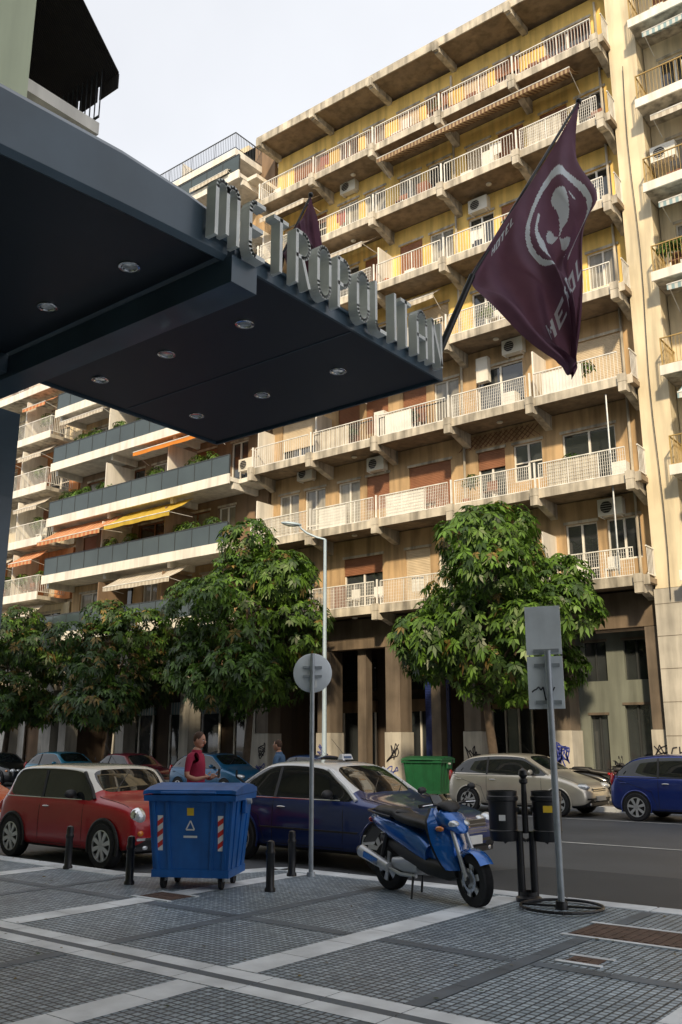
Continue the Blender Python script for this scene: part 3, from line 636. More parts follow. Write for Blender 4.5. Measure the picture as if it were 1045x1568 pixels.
# ---------------------------------------------------------------- GROUND
def tile_material():
    m=bpy.data.materials.new('cobble_paving'); m.use_nodes=True; nt=m.node_tree;N=nt.nodes;L=nt.links;b=N['Principled BSDF']
    tc=N.new('ShaderNodeTexCoord'); br=N.new('ShaderNodeTexBrick'); L.new(tc.outputs['Object'],br.inputs['Vector'])
    br.inputs['Scale'].default_value=1; br.inputs['Brick Width'].default_value=.068; br.inputs['Row Height'].default_value=.068; br.inputs['Mortar Size'].default_value=.010; br.offset=0
    br.inputs['Mortar Smooth'].default_value=.4; br.inputs['Bias'].default_value=0
    br.inputs['Color1'].default_value=(.24,.30,.36,1); br.inputs['Color2'].default_value=(.42,.50,.57,1); br.inputs['Mortar'].default_value=(.038,.05,.065,1)
    n=N.new('ShaderNodeTexNoise'); n.inputs['Scale'].default_value=.55; n.inputs['Detail'].default_value=8; n.inputs['Roughness'].default_value=.65; L.new(tc.outputs['Object'],n.inputs['Vector'])
    mr=N.new('ShaderNodeMapRange'); mr.inputs[1].default_value=.3;mr.inputs[2].default_value=.7;mr.inputs[3].default_value=.62;mr.inputs[4].default_value=1.3; L.new(n.outputs[0],mr.inputs[0])
    v=N.new('ShaderNodeVectorMath'); v.operation='SCALE'; L.new(br.outputs[0],v.inputs[0]); L.new(mr.outputs[0],v.inputs['Scale']); L.new(v.outputs[0],b.inputs['Base Color'])
    inv=N.new('ShaderNodeMath'); inv.operation='SUBTRACT'; inv.inputs[0].default_value=1; L.new(br.outputs['Fac'],inv.inputs[1])
    bp=N.new('ShaderNodeBump'); bp.inputs['Strength'].default_value=.7; bp.inputs['Distance'].default_value=.012; L.new(inv.outputs[0],bp.inputs['Height']); L.new(bp.outputs[0],b.inputs['Normal'])
    b.inputs['Roughness'].default_value=.42
    return m
M['cobble']=tile_material()
M['asphalt']=mat('asphalt',(.085,.09,.10),.55,var=.28,scale=.35,bump=.25,bscale=90)
M['asphalt2']=mat('asphalt_patch',(.040,.044,.052),.6,var=.2,scale=.5,bump=.3,bscale=90)
M['marble']=mat('marble_strip',(.74,.78,.82),.45,var=.25,scale=2.2,stain=.0,bump=.15,bscale=20)
M['darkband']=mat('dark_band',(.10,.125,.155),.5,var=.25,scale=2.5)
M['kerb']=mat('kerb_stone',(.60,.63,.66),.6,var=.3,scale=2,bump=.2)
M['paint']=mat('road_paint',(.50,.50,.48),.7,var=.3,scale=2)
M['earth']=mat('ground_earth',(.12,.11,.09),.95)
g=MB(); g.poly([(-600,-600,-.16),(600,-600,-.16),(600,600,-.16),(-600,600,-.16)],'earth'); g.build('ground')
g=MB(); g.poly([(-300,4,-.12),(300,4,-.12),(300,26,-.12),(-300,26,-.12)],'asphalt')
g.poly([(-7.6,10.4,-.116),(40,10.4,-.116),(40,13.6,-.116),(-6.6,13.2,-.116)],'asphalt2')
g.build('road')
g=MB()
for x in np.arange(-60,40,5.2): g.poly([(x,16.6,-.112),(x+3,16.6,-.112),(x+3,16.72,-.112),(x,16.72,-.112)],'paint')
g.poly([(-60,21.9,-.112),(40,21.9,-.112),(40,22.0,-.112),(-60,22.0,-.112)],'paint'); g.build('road_markings')
edge=[(-200,8.35),(-10.1,8.35),(-9.5,8.6),(-9.0,9.9),(-8.8,10.05),(60,10.05)]
g=MB()
for (a,b) in zip(edge[:-1],edge[1:]):
    g.poly([(a[0],-30,0),(b[0],-30,0),(b[0],b[1],0),(a[0],a[1],0)],'cobble'); g.poly([(a[0],a[1],0),(b[0],b[1],0),(b[0],b[1],-.2),(a[0],a[1],-.2)],'cobble')
g.build('pavement')
g=MB()
for (a,b) in zip(edge[:-1],edge[1:]):
    L_=math.hypot(b[0]-a[0],b[1]-a[1]); n=max(1,int(L_/1.0)); 
    if a[0]<-60: a=(-40,a[1]); n=30
    if b[0]>30: b=(30,b[1]); n=38
    for i in range(n):
        p=Vector((a[0]+(b[0]-a[0])*i/n,a[1]+(b[1]-a[1])*i/n,0)); q=Vector((a[0]+(b[0]-a[0])*(i+1)/n,a[1]+(b[1]-a[1])*(i+1)/n,0))
        d=(q-p).normalized(); nn=Vector((-d.y,d.x,0)); p2=p+d*.008; q2=q-d*.008
        A=[p2-nn*.28,q2-nn*.28,q2+nn*.012,p2+nn*.012]
        g.hexa([(v.x,v.y,-.19) for v in A]+[(v.x,v.y,.008) for v in A],'kerb')
g.build('kerb',bevel=.01)
g=MB()
z=.004
def band(x0,x1,y0,y1,z,k,axis='y'):
    if axis=='y':
        y=y0
        while y<y1: 
            e=min(y+.62,y1); g.poly([(x0,y+.004,z),(x1,y+.004,z),(x1,e-.004,z),(x0,e-.004,z)],k); y=e
    else:
        x=x0
        while x<x1:
            e=min(x+.62,x1); g.poly([(x+.004,y0,z),(e-.004,y0,z),(e-.004,y1,z),(x+.004,y1,z)],k); x=e
for k_ in range(-9,8):
    x=-5.22+3.1*k_
    ym=8.05 if x<-9.7 else 9.72
    band(x-.16,x+.16,-3,4.93,z,'marble'); band(x-.16,x+.16,5.41,ym,z,'marble')
    band(x+1.55-.07,x+1.55+.07,-3,4.93,z,'darkband'); band(x+1.55-.07,x+1.55+.07,5.41,ym,z,'darkband')
    for yy in (6.9,3.2):
        band(x+.17,x+1.47,yy,yy+.14,z,'darkband','x'); band(x+1.63,x+2.93,yy,yy+.14,z,'darkband','x')
band(-34,16,4.94,5.12,z,'marble','x'); band(-34,16,5.22,5.40,z,'marble','x'); band(-34,16,5.125,5.215,z,'darkband','x')
g.build('pavement_stripes')
g=MB(); g.box(-200,200,24.95,60,-.2,.0,'pave2'); 
for x in np.arange(-60,20,1.0): g.box(x+.005,x+.995,24.72,24.945,-.19,.01,'kerb')
g.build('far_pavement')
def cover(x,y,w,h,name,rz=0):
    e=emp(name,(x,y,0),rz); g=MB(); g.box(-w/2,w/2,-h/2,h/2,.0,.008,'rust')
    for i in range(int(w/.09)): g.box(-w/2+.04+i*.09,-w/2+.08+i*.09,-h/2+.04,h/2-.04,.0082,.013,'rust')
    g.box(-w/2-.06,w/2+.06,-h/2-.06,-h/2-.002,0,.01,'kerb'); g.box(-w/2-.06,w/2+.06,h/2+.002,h/2+.06,0,.01,'kerb'); g.build('plate',e)
cover(-3.35,8.5,1.0,.62,'manhole_cover'); cover(-3.3,7.3,.26,.2,'drain_grate'); cover(-8.3,7.35,.5,.35,'manhole_cover')
rs=np.random.RandomState(5); P=np.stack([rs.uniform(-14,-1,170),rs.uniform(4,9.6,170),np.full(170,.012)],1); foliage('fallen_leaves',P,np.tile([0,0,3.],(170,1)),.05,.03,1,('leafC','leafB'),(.7,.3),None,droop=0,seed=9)

# ---------------------------------------------------------------- TREES
tree(-14.0,25.6,0,9.3,6.8,2.3,11)
tree(-24.8,25.6,0,10.5,6.4,2.2,23,wt=(.62,.34,.04))
tree(-33.1,25.6,0,8.0,6.4,1.9,31,wt=(.22,.68,.10),dens=.95)
tree(-41.0,25.6,0,8.4,6.6,1.9,47,wt=(.30,.60,.10),dens=.9)

# ---------------------------------------------------------------- CARS
def evalmesh(o):
    dg=bpy.context.evaluated_depsgraph_get(); me=bpy.data.meshes.new_from_object(o.evaluated_get(dg)); return me
def wheel(mb,c,r,w,side,ns=7,rim='alu',frac=.66,sw=1.0):
    d=(0,side,0); h=w/2
    mb.lathe(c,d,[(r*.62,-h),(r*.93,-h),(r,-h*.7),(r,h*.7),(r*.94,h),(r*frac+.01,h*.98),(r*frac,h*.8)],'rubber',32)
    mb.lathe(c,d,[(r*frac,h*.92),(r*frac*.93,h*.95),(r*frac*.9,h*.5),(r*frac*.9,-h*.5)],rim,32)
    mb.lathe(c,d,[(r*frac*.9,h*.1),(0.0,h*.1)],'black',24)
    C=Vector(c); p=C+Vector((0,side*h*.82,0)); e=Vector((0,side*.01,0))
    for i in range(ns):
        a=2*math.pi*i/ns+.3; u=Vector((math.cos(a),0,math.sin(a))); t=Vector((-u.z,0,u.x))
        a0=p+u*r*.06; a1=p+u*r*frac*.93; k0=r*.055*sw; k1=r*.085*sw
        mb.hexa([tuple(v) for v in (a0+t*k0-e,a0-t*k0-e,a0-t*k0+e,a0+t*k0+e,a1+t*k1-e,a1-t*k1-e,a1-t*k1+e,a1+t*k1+e)],rim)
    mb.lathe(c,d,[(r*.16,h*.6),(r*.15,h*.9),(0,h*.93)],rim,16)
PROF={
'mini':dict(L=3.65,r=.315,wx=(.62,3.08),cab=(5,10),ws=(4,6),rw=(9,11),st=[
 (0,.34,.58,.62,.62,.52),(.05,.24,.70,.75,.76,.64),(.20,.19,.82,.88,.82,.71),(.55,.17,.88,.95,.845,.73),(.95,.17,.91,.985,.85,.73),
 (1.02,.17,.92,1.03,.85,.72),(1.34,.17,.925,1.36,.85,.685),(1.44,.17,.93,1.41,.85,.68),(2.2,.17,.93,1.44,.85,.68),(3.10,.17,.94,1.42,.85,.67),(3.32,.17,.94,1.37,.845,.66),(3.50,.19,.94,1.0,.82,.70),(3.60,.24,.84,.90,.78,.66),(3.65,.36,.62,.68,.66,.56)]),
'sedan':dict(L=4.75,r=.325,wx=(.86,3.66),cab=(5,12),ws=(4,6),rw=(10,12),st=[
 (0,.36,.54,.57,.62,.5),(.07,.23,.66,.69,.78,.62),(.35,.19,.76,.81,.87,.70),(.85,.17,.84,.90,.90,.74),(1.33,.17,.89,.965,.905,.74),
 (1.42,.17,.90,1.01,.905,.73),(2.02,.17,.91,1.375,.905,.64),(2.18,.17,.915,1.42,.905,.63),(2.8,.17,.925,1.455,.905,.625),(3.25,.17,.93,1.43,.905,.615),(3.45,.17,.935,1.38,.90,.61),(3.92,.17,.945,1.09,.895,.70),(4.04,.18,.945,1.03,.89,.72),(4.5,.2,.93,.98,.86,.70),(4.68,.26,.84,.90,.80,.64),(4.75,.4,.62,.66,.72,.5)]),
'hatch':dict(L=4.05,r=.31,wx=(.78,3.32),cab=(5,11),ws=(4,6),rw=(10,12),st=[
 (0,.36,.52,.56,.58,.46),(.06,.23,.64,.68,.74,.60),(.28,.19,.76,.83,.83,.68),(.65,.17,.87,.95,.855,.72),(.98,.17,.93,1.03,.86,.72),
 (1.05,.17,.94,1.08,.86,.71),(1.68,.17,.95,1.42,.86,.62),(1.82,.17,.955,1.46,.86,.615),(2.4,.17,.965,1.49,.86,.61),(3.1,.17,.98,1.46,.855,.60),(3.55,.17,.99,1.38,.845,.585),(3.86,.19,.99,1.07,.81,.66),(3.98,.25,.86,.93,.75,.62),(4.05,.38,.62,.68,.64,.5)])}
def car(name,x,y,rz,style,col,roof=None,z=-.12,sx=1,sz=1,metal=.35,coat=.8):
    pf=PROF[style]; L=pf['L']; root=emp(name,(x,y,z),rz); root.scale=(sx,sz,sz)
    body=mat('paint_'+name,col,.28,metal=metal,var=.05,scale=3,coat=coat)
    mats=[M['dark'],body,M['carglass'],roof or body,M['plastic']]
    st=pf['st']; ns=len(st); V=[];F=[];mi=[]
    def ring(s):
        d,zb,zt,tp,w,wt=s; X=L/2-d; cab=tp-zt>.12
        h=[(0,zb),(w*.80,zb),(w*.965,zb+.07),(w*.995,zb+.16),(w,zb+(zt-zb)*.55),(w*.985,zt-.07),(w*.93,zt-.005)]
        if cab: h+=[(wt+.02,tp-.06),(wt-.05,tp-.012),(wt*.5,tp+.005),(0,tp+.012)]
        else: h+=[(w*.84,(zt+tp)/2+.005),(w*.70,tp-.012),(w*.38,tp),(0,tp+.008)]
        return [(X,-a,b) for a,b in h]+[(X,a,b) for a,b in reversed(h[1:-1])]
    rings=[ring(s) for s in st]; n=len(rings[0])
    for r in rings: V+=r
    def seg(j): return j if j<10 else n-1-j
    cb=pf['cab'];ws=pf['ws'];rw=pf['rw']
    for i in range(ns-1):
        for j in range(n):
            sg=seg(j); F.append((i*n+j,i*n+(j+1)%n,(i+1)*n+(j+1)%n,(i+1)*n+j))
            m=1
            if sg==0: m=0
            elif sg==1: m=4
            elif sg==6 and cb[0]<=i<cb[1]: m=2
            elif sg>=7:
                if i==ws[0]+1: m=2 if sg>7 else 3
                elif i==rw[1]-1: m=2 if sg>7 else 3
                elif ws[1]<=i<rw[1]-1: m=3
            mi.append(m)
    F.append(tuple(range(n))); mi.append(1); F.append(tuple(reversed(range((ns-1)*n,ns*n)))); mi.append(1)
    me=bpy.data.meshes.new('b'); me.from_pydata(V,[],F)
    for m in mats: me.materials.append(m)
    me.polygons.foreach_set('material_index',mi); me.update()
    bm=bmesh.new(); bm.from_mesh(me); bmesh.ops.recalc_face_normals(bm,faces=bm.faces)
    cl=bm.edges.layers.float.get('crease_edge') or bm.edges.layers.float.new('crease_edge')
    for e in bm.edges:
        if len(e.link_faces)==2 and e.link_faces[0].material_index!=e.link_faces[1].material_index and 2 in (e.link_faces[0].material_index,e.link_faces[1].material_index): e[cl]=.55
    bm.to_mesh(me); bm.free()
    o=bpy.data.objects.new('tmp',me); scene.collection.objects.link(o)
    s=o.modifiers.new('s','SUBSURF'); s.levels=2
    c=MB(); r=pf['r']
    for wx in pf['wx']: c.cyl((L/2-wx,-1.2,r),(L/2-wx,1.2,r),r+.045,r+.045,'dark',36)
    co=c.build('cut')
    bm=bmesh.new(); bm.from_mesh(co.data); bmesh.ops.recalc_face_normals(bm,faces=bm.faces); bm.to_mesh(co.data); bm.free()
    bo=o.modifiers.new('b','BOOLEAN'); bo.object=co; bo.operation='DIFFERENCE'; bo.solver='EXACT'
    bpy.context.view_layer.update(); fm=evalmesh(o)
    if len(fm.polygons)<200: o.modifiers.remove(bo); bpy.context.view_layer.update(); fm=evalmesh(o)
    bpy.data.objects.remove(o); bpy.data.objects.remove(co)
    fm.polygons.foreach_set('use_smooth',[True]*len(fm.polygons)); fm.set_sharp_from_angle(angle=math.radians(38))
    bo=bpy.data.objects.new('body',fm); scene.collection.objects.link(bo); bo.parent=root
    bm=bmesh.new(); bm.from_mesh(fm); bv=BVHTree.FromBMesh(bm); bm.free()
    D=MB()
    def side(px,pz,s):
        h=bv.ray_cast(Vector((px,s*3,pz)),Vector((0,-s,0))); return h[0] if h[0] else Vector((px,s*.85,pz))
    def front(py,pz,s):
        h=bv.ray_cast(Vector((s*5,py,pz)),Vector((-s,0,0))); return h[0] if h[0] else Vector((s*L/2,py,pz))
    def line(pts,s,w,k,off=.001):
        P=[]
        for a,b in zip(pts[:-1],pts[1:]):
            m=max(2,int(math.hypot(a[0]-b[0],a[1]-b[1])/.08))
            for i in range(m): P.append(side(a[0]+(b[0]-a[0])*i/m,a[1]+(b[1]-a[1])*i/m,s))
        P.append(side(pts[-1][0],pts[-1][1],s))
        for a,b in zip(P[:-1],P[1:]):
            if (a-b).length<.25: D.cyl(a,b,w/2,w/2,k,5,False)
    X=lambda d:L/2-d
    a0=st[cb[0]][0];a1=st[ws[1]][0]; r1=st[rw[1]-1][0]; rt=st[8][3]; zt=st[7][2]; wmax=st[4][4]
    dB=(a1+r1)/2+.0 if style!='mini' else a1+1.0
    for s in (1,-1):
        zs=.28
        line([(X(a0+.16),zt-.06),(X(a0+.14),.5),(X(a0+.16),zs),(X(dB),zs),(X(dB),zt-.03)],s,.010,'dark')
        line([(X(dB),zt),(X(dB+.02),rt-.10)],s,.05,'plastic')
        if style!='mini':
            dC=r1-.02; line([(X(dB),zs),(X(pf['wx'][1]-.52),zs),(X(pf['wx'][1]-.38),.66),(X(dC),zt-.03)],s,.010,'dark')
            line([(X(dC-.05),zt),(X(dC-.08),rt-.16)],s,.035,'plastic')
            hd=side(X(dC-.22),zt-.12,s); D.ell(hd+Vector((0,s*.012,0)),(.09,.022,.016),body if style=='hatch' else 'chrome')
        hd=side(X(dB-.18),zt-.12,s); D.ell(hd+Vector((0,s*.012,0)),(.09,.022,.016),'chrome')
        line([(X(a0+.25),zt+.0),(X(r1+.1),zt+.0)],s,.018,'chrome' if style!='hatch' else 'plastic')
        if style=='sedan': line([(X(pf['wx'][0]+.42),.50),(X(pf['wx'][1]-.42),.50)],s,.03,'plastic')
        mp=side(X(a0+.42),zt+.03,s); D.ell(mp+Vector((0,s*.10,.05)),(.05,.11,.065),body if not roof else 'plastic',12,8); D.beam(mp,mp+Vector((0,s*.06,.03)),.05,.03,'plastic')
        for wx in pf['wx']:
            # flat dark sheet in place of the arch's shade, proud of the flank, with lip
            ro=r+.045 if style!='mini' else r+.04
            arcp=[(X(wx)+ro*math.cos(math.radians(a)),r+ro*math.sin(math.radians(a))) for a in range(-18,199,12)]
            D.poly([(px,s*(wmax+.004),pz) for px,pz in arcp],'dark')
            rl=ro+.012
            lip=[Vector((X(wx)+rl*math.cos(math.radians(a)),s*(wmax+.0),r+rl*math.sin(math.radians(a)))) for a in range(-18,199,12)]
            for a,b in zip(lip[:-1],lip[1:]): D.cyl(a,b,.022 if style=='mini' else .014,.022 if style=='mini' else .014,'plastic' if style=='mini' else body,6,False)
            wheel(D,(X(wx),s*(wmax-.072),r),r,.2,s,ns=7 if style!='mini' else 8,frac=.7,sw=1.25)
        d0,z0,d1,z1=a0-.04,zt+.05,a1+.02,rt-.09
        P=[]
        for i in range(9):
            f=i/8; q=bv.find_nearest(Vector((X(d0+(d1-d0)*f),s*(st[4][4]*.93*(1-f)+(st[6][5]+.02)*f),z0+(z1-z0)*f)))[0]; P.append(q)
        for a,b in zip(P[:-1],P[1:]): D.cyl(a,b,.03,.03,roof if (roof and style=='sedan') else ('plastic' if roof else body),8)
        yl=st[2][4]*.74
        if style=='mini':
            q=front(s*yl,.72,1); D.ell(q+Vector((-.07,0,.0)),(.10,.135,.135),'chrome'); D.ell(q+Vector((-.045,0,.0)),(.10,.11,.11),'lamp')
            q2=front(s*(yl+.02),.50,1); D.ell(q2,(.03,.05,.04),'amber'); 
        elif style=='sedan':
            q=front(s*yl*1.0,.66,1); D.ell(q+Vector((-.06,0,0)),(.10,.13,.095),'lamp'); D.ell(q+Vector((-.03,-s*.24,-.005)),(.07,.09,.075),'lamp'); q2=side(X(.36),.66,s); D.ell(q2,(.09,.02,.05),'amber')
        else:
            q=front(s*yl,.68,1); D.ell(q+Vector((-.12,0,.02)),(.22,.15,.085),'lamp'); 
        q=front(s*st[-3][4]*.85,.76 if style!='hatch' else .9,-1); D.ell(q,(.05,.10,.10 if style!='hatch' else .16),'redl')
        q=front(s*.52,.30,1); D.ell(q,(.02,.06,.04),'lamp')
    gw=.42 if style=='sedan' else .38
    gz=.60
    ys=[-gw+2*gw*i/8 for i in range(9)]
    for a,b in zip(ys[:-1],ys[1:]):
        pa=front(a,gz,1);pb=front(b,gz,1); hh=.06 if style!='sedan' else .085
        D.hexa([(pa.x-.02,a,gz-hh),(pa.x+.012,a,gz-hh),(pb.x+.012,b,gz-hh),(pb.x-.02,b,gz-hh),(pa.x-.04,a,gz+hh),(pa.x-.005,a,gz+hh),(pb.x-.005,b,gz+hh),(pb.x-.04,b,gz+hh)],'black')
        for kk in (-1,-.4,.3,1): D.beam((pa.x+.012-.008*(kk+1),a,gz+hh*kk),(pb.x+.012-.008*(kk+1),b,gz+hh*kk),.012,.012,'chrome')
    ys=[-.72+1.44*i/10 for i in range(11)]
    for zz,k,hh in ((.42,'plastic' if style!='mini' else 'chrome',.022),(.30,'black',.05)):
        for a,b in zip(ys[:-1],ys[1:]):
            pa=front(a*.95,zz,1);pb=front(b*.95,zz,1); D.beam(pa,pb,.03,hh*1.6,k)
    pf_=front(0,.40,1); D.box(pf_.x,pf_.x+.025,-.26,.26,.37,.48,'plate'); pr=front(0,.6,-1); D.box(pr.x-.025,pr.x,-.26,.26,.52,.63,'plate')
    for yy in (-.35,.25):
        a=bv.ray_cast(Vector((X(a0-.0),yy,3)),Vector((0,0,-1)))[0]; b=bv.ray_cast(Vector((X(a0+.28),yy+.45,3)),Vector((0,0,-1)))[0]
        if a and b: D.cyl(a+Vector((0,0,.015)),b+Vector((0,0,.015)),.008,.006,'black',5)
    D.cyl((X(a1+.2),0,rt),(X(a1+.55),0,rt+.32),.004,.003,'black',5)
    for s in (1,-1):
        P=[]
        for i in range(9):
            h=bv.ray_cast(Vector((X(.18+(a0-.22)*i/8),s*st[3][4]*.80,3)),Vector((0,0,-1)))
            if h[0]: P.append(h[0])
        for a,b in zip(P[:-1],P[1:]): D.cyl(a,b,.005,.005,'dark',4,False)
    if style=='sedan' and roof:
        D.hexa([(.05,-.13,rt+.01),(.15,-.13,rt+.01),(.15,.13,rt+.01),(.05,.13,rt+.01),(.08,-.11,rt+.09),(.12,-.11,rt+.09),(.12,.11,rt+.09),(.08,.11,rt+.09)],'grafw'); D.box(.045,.155,-.08,.08,rt+.03,rt+.06,'cl_b')
    D.build('trim_and_wheels',root,smooth=40)
    return root
M['roofcream']=mat('roof_paint_cream',(.66,.64,.58),.25,var=.04,coat=1)
M['roofwhite']=mat('roof_paint_white',(.76,.76,.76),.25,var=.04,coat=1)
car('hatchback_car',-12.72,9.85,math.radians(-1.5),'mini',(.36,.006,.012),M['roofcream'],metal=.1,coat=.45,sz=1.02)
car('taxi_car',-9.45,12.0,math.radians(-2),'sedan',(.008,.028,.15),M['roofwhite'],sx=1.03,sz=1.05)
car('hatchback_car',-11.85,23.2,0,'hatch',(.66,.61,.52),metal=.5,sx=1.02,sz=1.04)
car('hatchback_car',-7.2,23.1,0,'hatch',(.012,.035,.22),sz=1.04)
car('hatchback_car',-24.4,23.9,0,'hatch',(.012,.10,.22),sx=.92)
car('sedan_car',-29.2,23.9,0,'sedan',(.14,.010,.028),sx=.85)
car('hatchback_car',-33.6,23.9,0,'hatch',(.02,.20,.33),sx=.92)
car('sedan_car',-38.6,23.9,0,'sedan',(.012,.012,.014))
car('sedan_car',-19.6,23.9,0,'sedan',(.010,.028,.10),sx=.9)
car('hatchback_car',-18.9,10.4,0,'hatch',(.60,.09,.015),metal=.1)

# ---------------------------------------------------------------- SCOOTER
def scooter(name,x,y,z,rz,bc,steer=0,sc=1):
    root=emp(name,(x,y,z),rz); root.scale=(sc,sc,sc); D=MB()
    blue=mat('scooter_paint',bc,.25,metal=.4,var=.05,coat=1)
    r=.27
    for s in (1,-1): wheel(D,(-.70,0,r),r,.13,s,ns=6,frac=.76,sw=1.5)
    D.loft([(-1.02,0,.80,.03,.02),(-.98,0,.79,.09,.05),(-.80,0,.75,.15,.09),(-.55,0,.69,.175,.13),(-.25,0,.61,.18,.15),(-.02,0,.52,.165,.15),(.10,0,.45,.15,.12)],blue,24,2.6)
    D.loft([(-.80,0,.58,.09,.05),(-.55,0,.53,.14,.08),(-.25,0,.44,.17,.11),(.1,0,.34,.17,.10),(.42,0,.31,.16,.09),(.52,0,.34,.10,.08)],'plastic',20,2.8)
    D.loft([(.02,0,.50,.10,.10),(.2,0,.44,.085,.10),(.38,0,.48,.09,.12),(.46,0,.55,.11,.14)],blue,20,2.4)
    D.loft([(-.92,0,.885,.05,.03),(-.86,0,.895,.12,.045),(-.66,0,.885,.155,.055),(-.48,0,.865,.165,.06),(-.42,0,.83,.165,.055),(-.22,0,.80,.17,.06),(.0,0,.77,.14,.055),(.10,0,.73,.08,.05)],'plastic',20,2.6)
    D.ell((-.45,0,.875),(.06,.14,.05),'black')
    for s in (1,-1): D.tube([Vector((-.5,s*.17,.83)),Vector((-.75,s*.19,.86)),Vector((-.98,s*.13,.88)),Vector((-1.04,0,.885))],.014,'black',7)
    D.ell((-1.03,0,.77),(.035,.09,.04),'redl'); D.beam((-.95,0,.70),(-1.15,0,.50),.18,.02,'plastic'); D.beam((-1.13,0,.57),(-1.17,0,.46),.19,.012,'plate')
    D.loft([(-.80,.10,.29,.05,.06),(-.6,.10,.30,.07,.09),(-.3,.08,.31,.09,.11),(-.05,.05,.32,.10,.10)],'alu',16,2.5)
    D.loft([(-.50,-.12,.33,.04,.06),(-.3,-.11,.33,.06,.09),(-.05,-.08,.33,.08,.09)],'alu',16,2.5)
    for s in (1,-1): D.cyl((-.72,s*.13,.34),(-.60,s*.14,.64),.028,.028,'black',10)
    D.tube([Vector((-.1,-.12,.22)),Vector((-.35,-.15,.22)),Vector((-.55,-.19,.28))],.022,'alu',8)
    D.cyl((-.50,-.20,.28),(-1.0,-.22,.42),.055,.07,'alu',16); D.cyl((-1.0,-.22,.42),(-1.05,-.22,.434),.07,.045,'black',16)
    D.beam((-.62,-.275,.33),(-.88,-.285,.40),.008,.07,'chrome')
    D.cyl((-.15,-.12,.24),(-.02,-.26,.0),.014,.012,'black',7); D.tube([Vector((-.3,.14,.22)),Vector((-.36,.17,.0))],.014,'black',7)
    P=[];nu,nv=10,10
    for i in range(nu+1):
        v=i/nu; zz=.34+.62*v; w=.16+.10*math.sin(math.pi*min(1,v*1.05))**.8 - .07*max(0,v-.8)/.2
        if isinstance(w,complex): w=.12
        xc=.58-.30*v**1.2
        for j in range(nv+1):
            u=-1+2*j/nv; P.append((xc-.13*abs(u)**2+(.05*(1-abs(u)) if v>.35 else 0),u*w,zz))
    F=[(i*(nv+1)+j,i*(nv+1)+j+1,(i+1)*(nv+1)+j+1,(i+1)*(nv+1)+j) for i in range(nu) for j in range(nv)]
    D.add(P,F,blue); D.add([(p[0]-.05,p[1]*.96,p[2]) for p in P],F,'plastic')
    D.loft([(.22,0,.88,.12,.12),(.34,0,.86,.17,.12),(.46,0,.82,.16,.10),(.55,0,.77,.11,.06),(.59,0,.74,.04,.02)],blue,20,2.3)
    for s in (1,-1): D.ell((.485,s*.075,.81),(.085,.07,.045),'lamp',14,8); D.ell((.40,s*.19,.76),(.07,.03,.03),'amber',10,6)
    P=[];
    for i in range(6):
        v=i/5
        for j in range(7):
            u=-1+j/3; P.append((.40-.20*v-.06*u*u,u*(.15-.05*v),.93+.17*v))
    D.add(P,[(i*7+j,i*7+j+1,(i+1)*7+j+1,(i+1)*7+j) for i in range(5) for j in range(6)],'carglass')
    hp=Vector((.46,0,.70)); D.T=Matrix.Translation(hp)@Matrix.Rotation(steer,4,Vector((-.38,0,.92)))@Matrix.Translation(-hp)
    fc=(.74,0,r)
    for s in (1,-1): wheel(D,fc,r,.12,s,ns=6,frac=.76,sw=1.5)
    D.lathe((fc[0],-.068,fc[2]),(0,-1,0),[(.085,0),(.12,.0),(.12,.006),(.085,.006)],'chrome',24)
    for s in (1,-1):
        D.cyl((.74,s*.095,r),(.50,s*.085,.76),.026,.022,'alu',10); D.ell((.74,s*.095,r),(.045,.02,.045),'black')
    P=[]
    for i in range(13):
        a=math.radians(35+125*i/12)
        for j in range(5):
            u=-1+j/2; rr=r+.045-.02*u*u; P.append((fc[0]+rr*math.cos(a),u*.085,fc[2]+rr*math.sin(a)))
    D.add(P,[(i*5+j,i*5+j+1,(i+1)*5+j+1,(i+1)*5+j) for i in range(12) for j in range(4)],blue)
    D.loft([(.62,0,.50,.09,.05),(.70,0,.545,.095,.035),(.80,0,.55,.085,.02),(.9,0,.52,.05,.01)],blue,14)
    D.tube([Vector((.30,-.34,1.01)),Vector((.33,-.2,1.02)),Vector((.36,0,.98)),Vector((.33,.2,1.02)),Vector((.30,.34,1.01))],.014,'black',8)
    D.loft([(.24,0,.98,.06,.03),(.32,0,1.0,.14,.05),(.40,0,.98,.12,.05),(.44,0,.95,.05,.03)],'plastic',16)
    for s in (1,-1):
        D.cyl((.315,s*.24,1.017),(.298,s*.36,1.008),.02,.02,'rubber',10); D.cyl((.36,s*.22,1.02),(.36,s*.35,1.015),.007,.006,'chrome',6)
        D.tube([Vector((.34,s*.2,1.03)),Vector((.36,s*.25,1.12)),Vector((.34,s*.30,1.16))],.007,'black',6); D.ell((.335,s*.33,1.18),(.018,.06,.038),'black',12,8)
    D.T=None
    D.build('scooter_parts',root,smooth=42)
    return root
scooter('motor_scooter',-5.92,9.14,0,math.radians(-17),(.012,.13,.48),steer=math.radians(-8),sc=1.0)
scooter('motorcycle',-10.7,26.0,0,math.radians(15),(.012,.012,.013),sc=1.1)
scooter('motorcycle',-9.6,26.2,0,math.radians(40),(.05,.012,.013),sc=1.1)

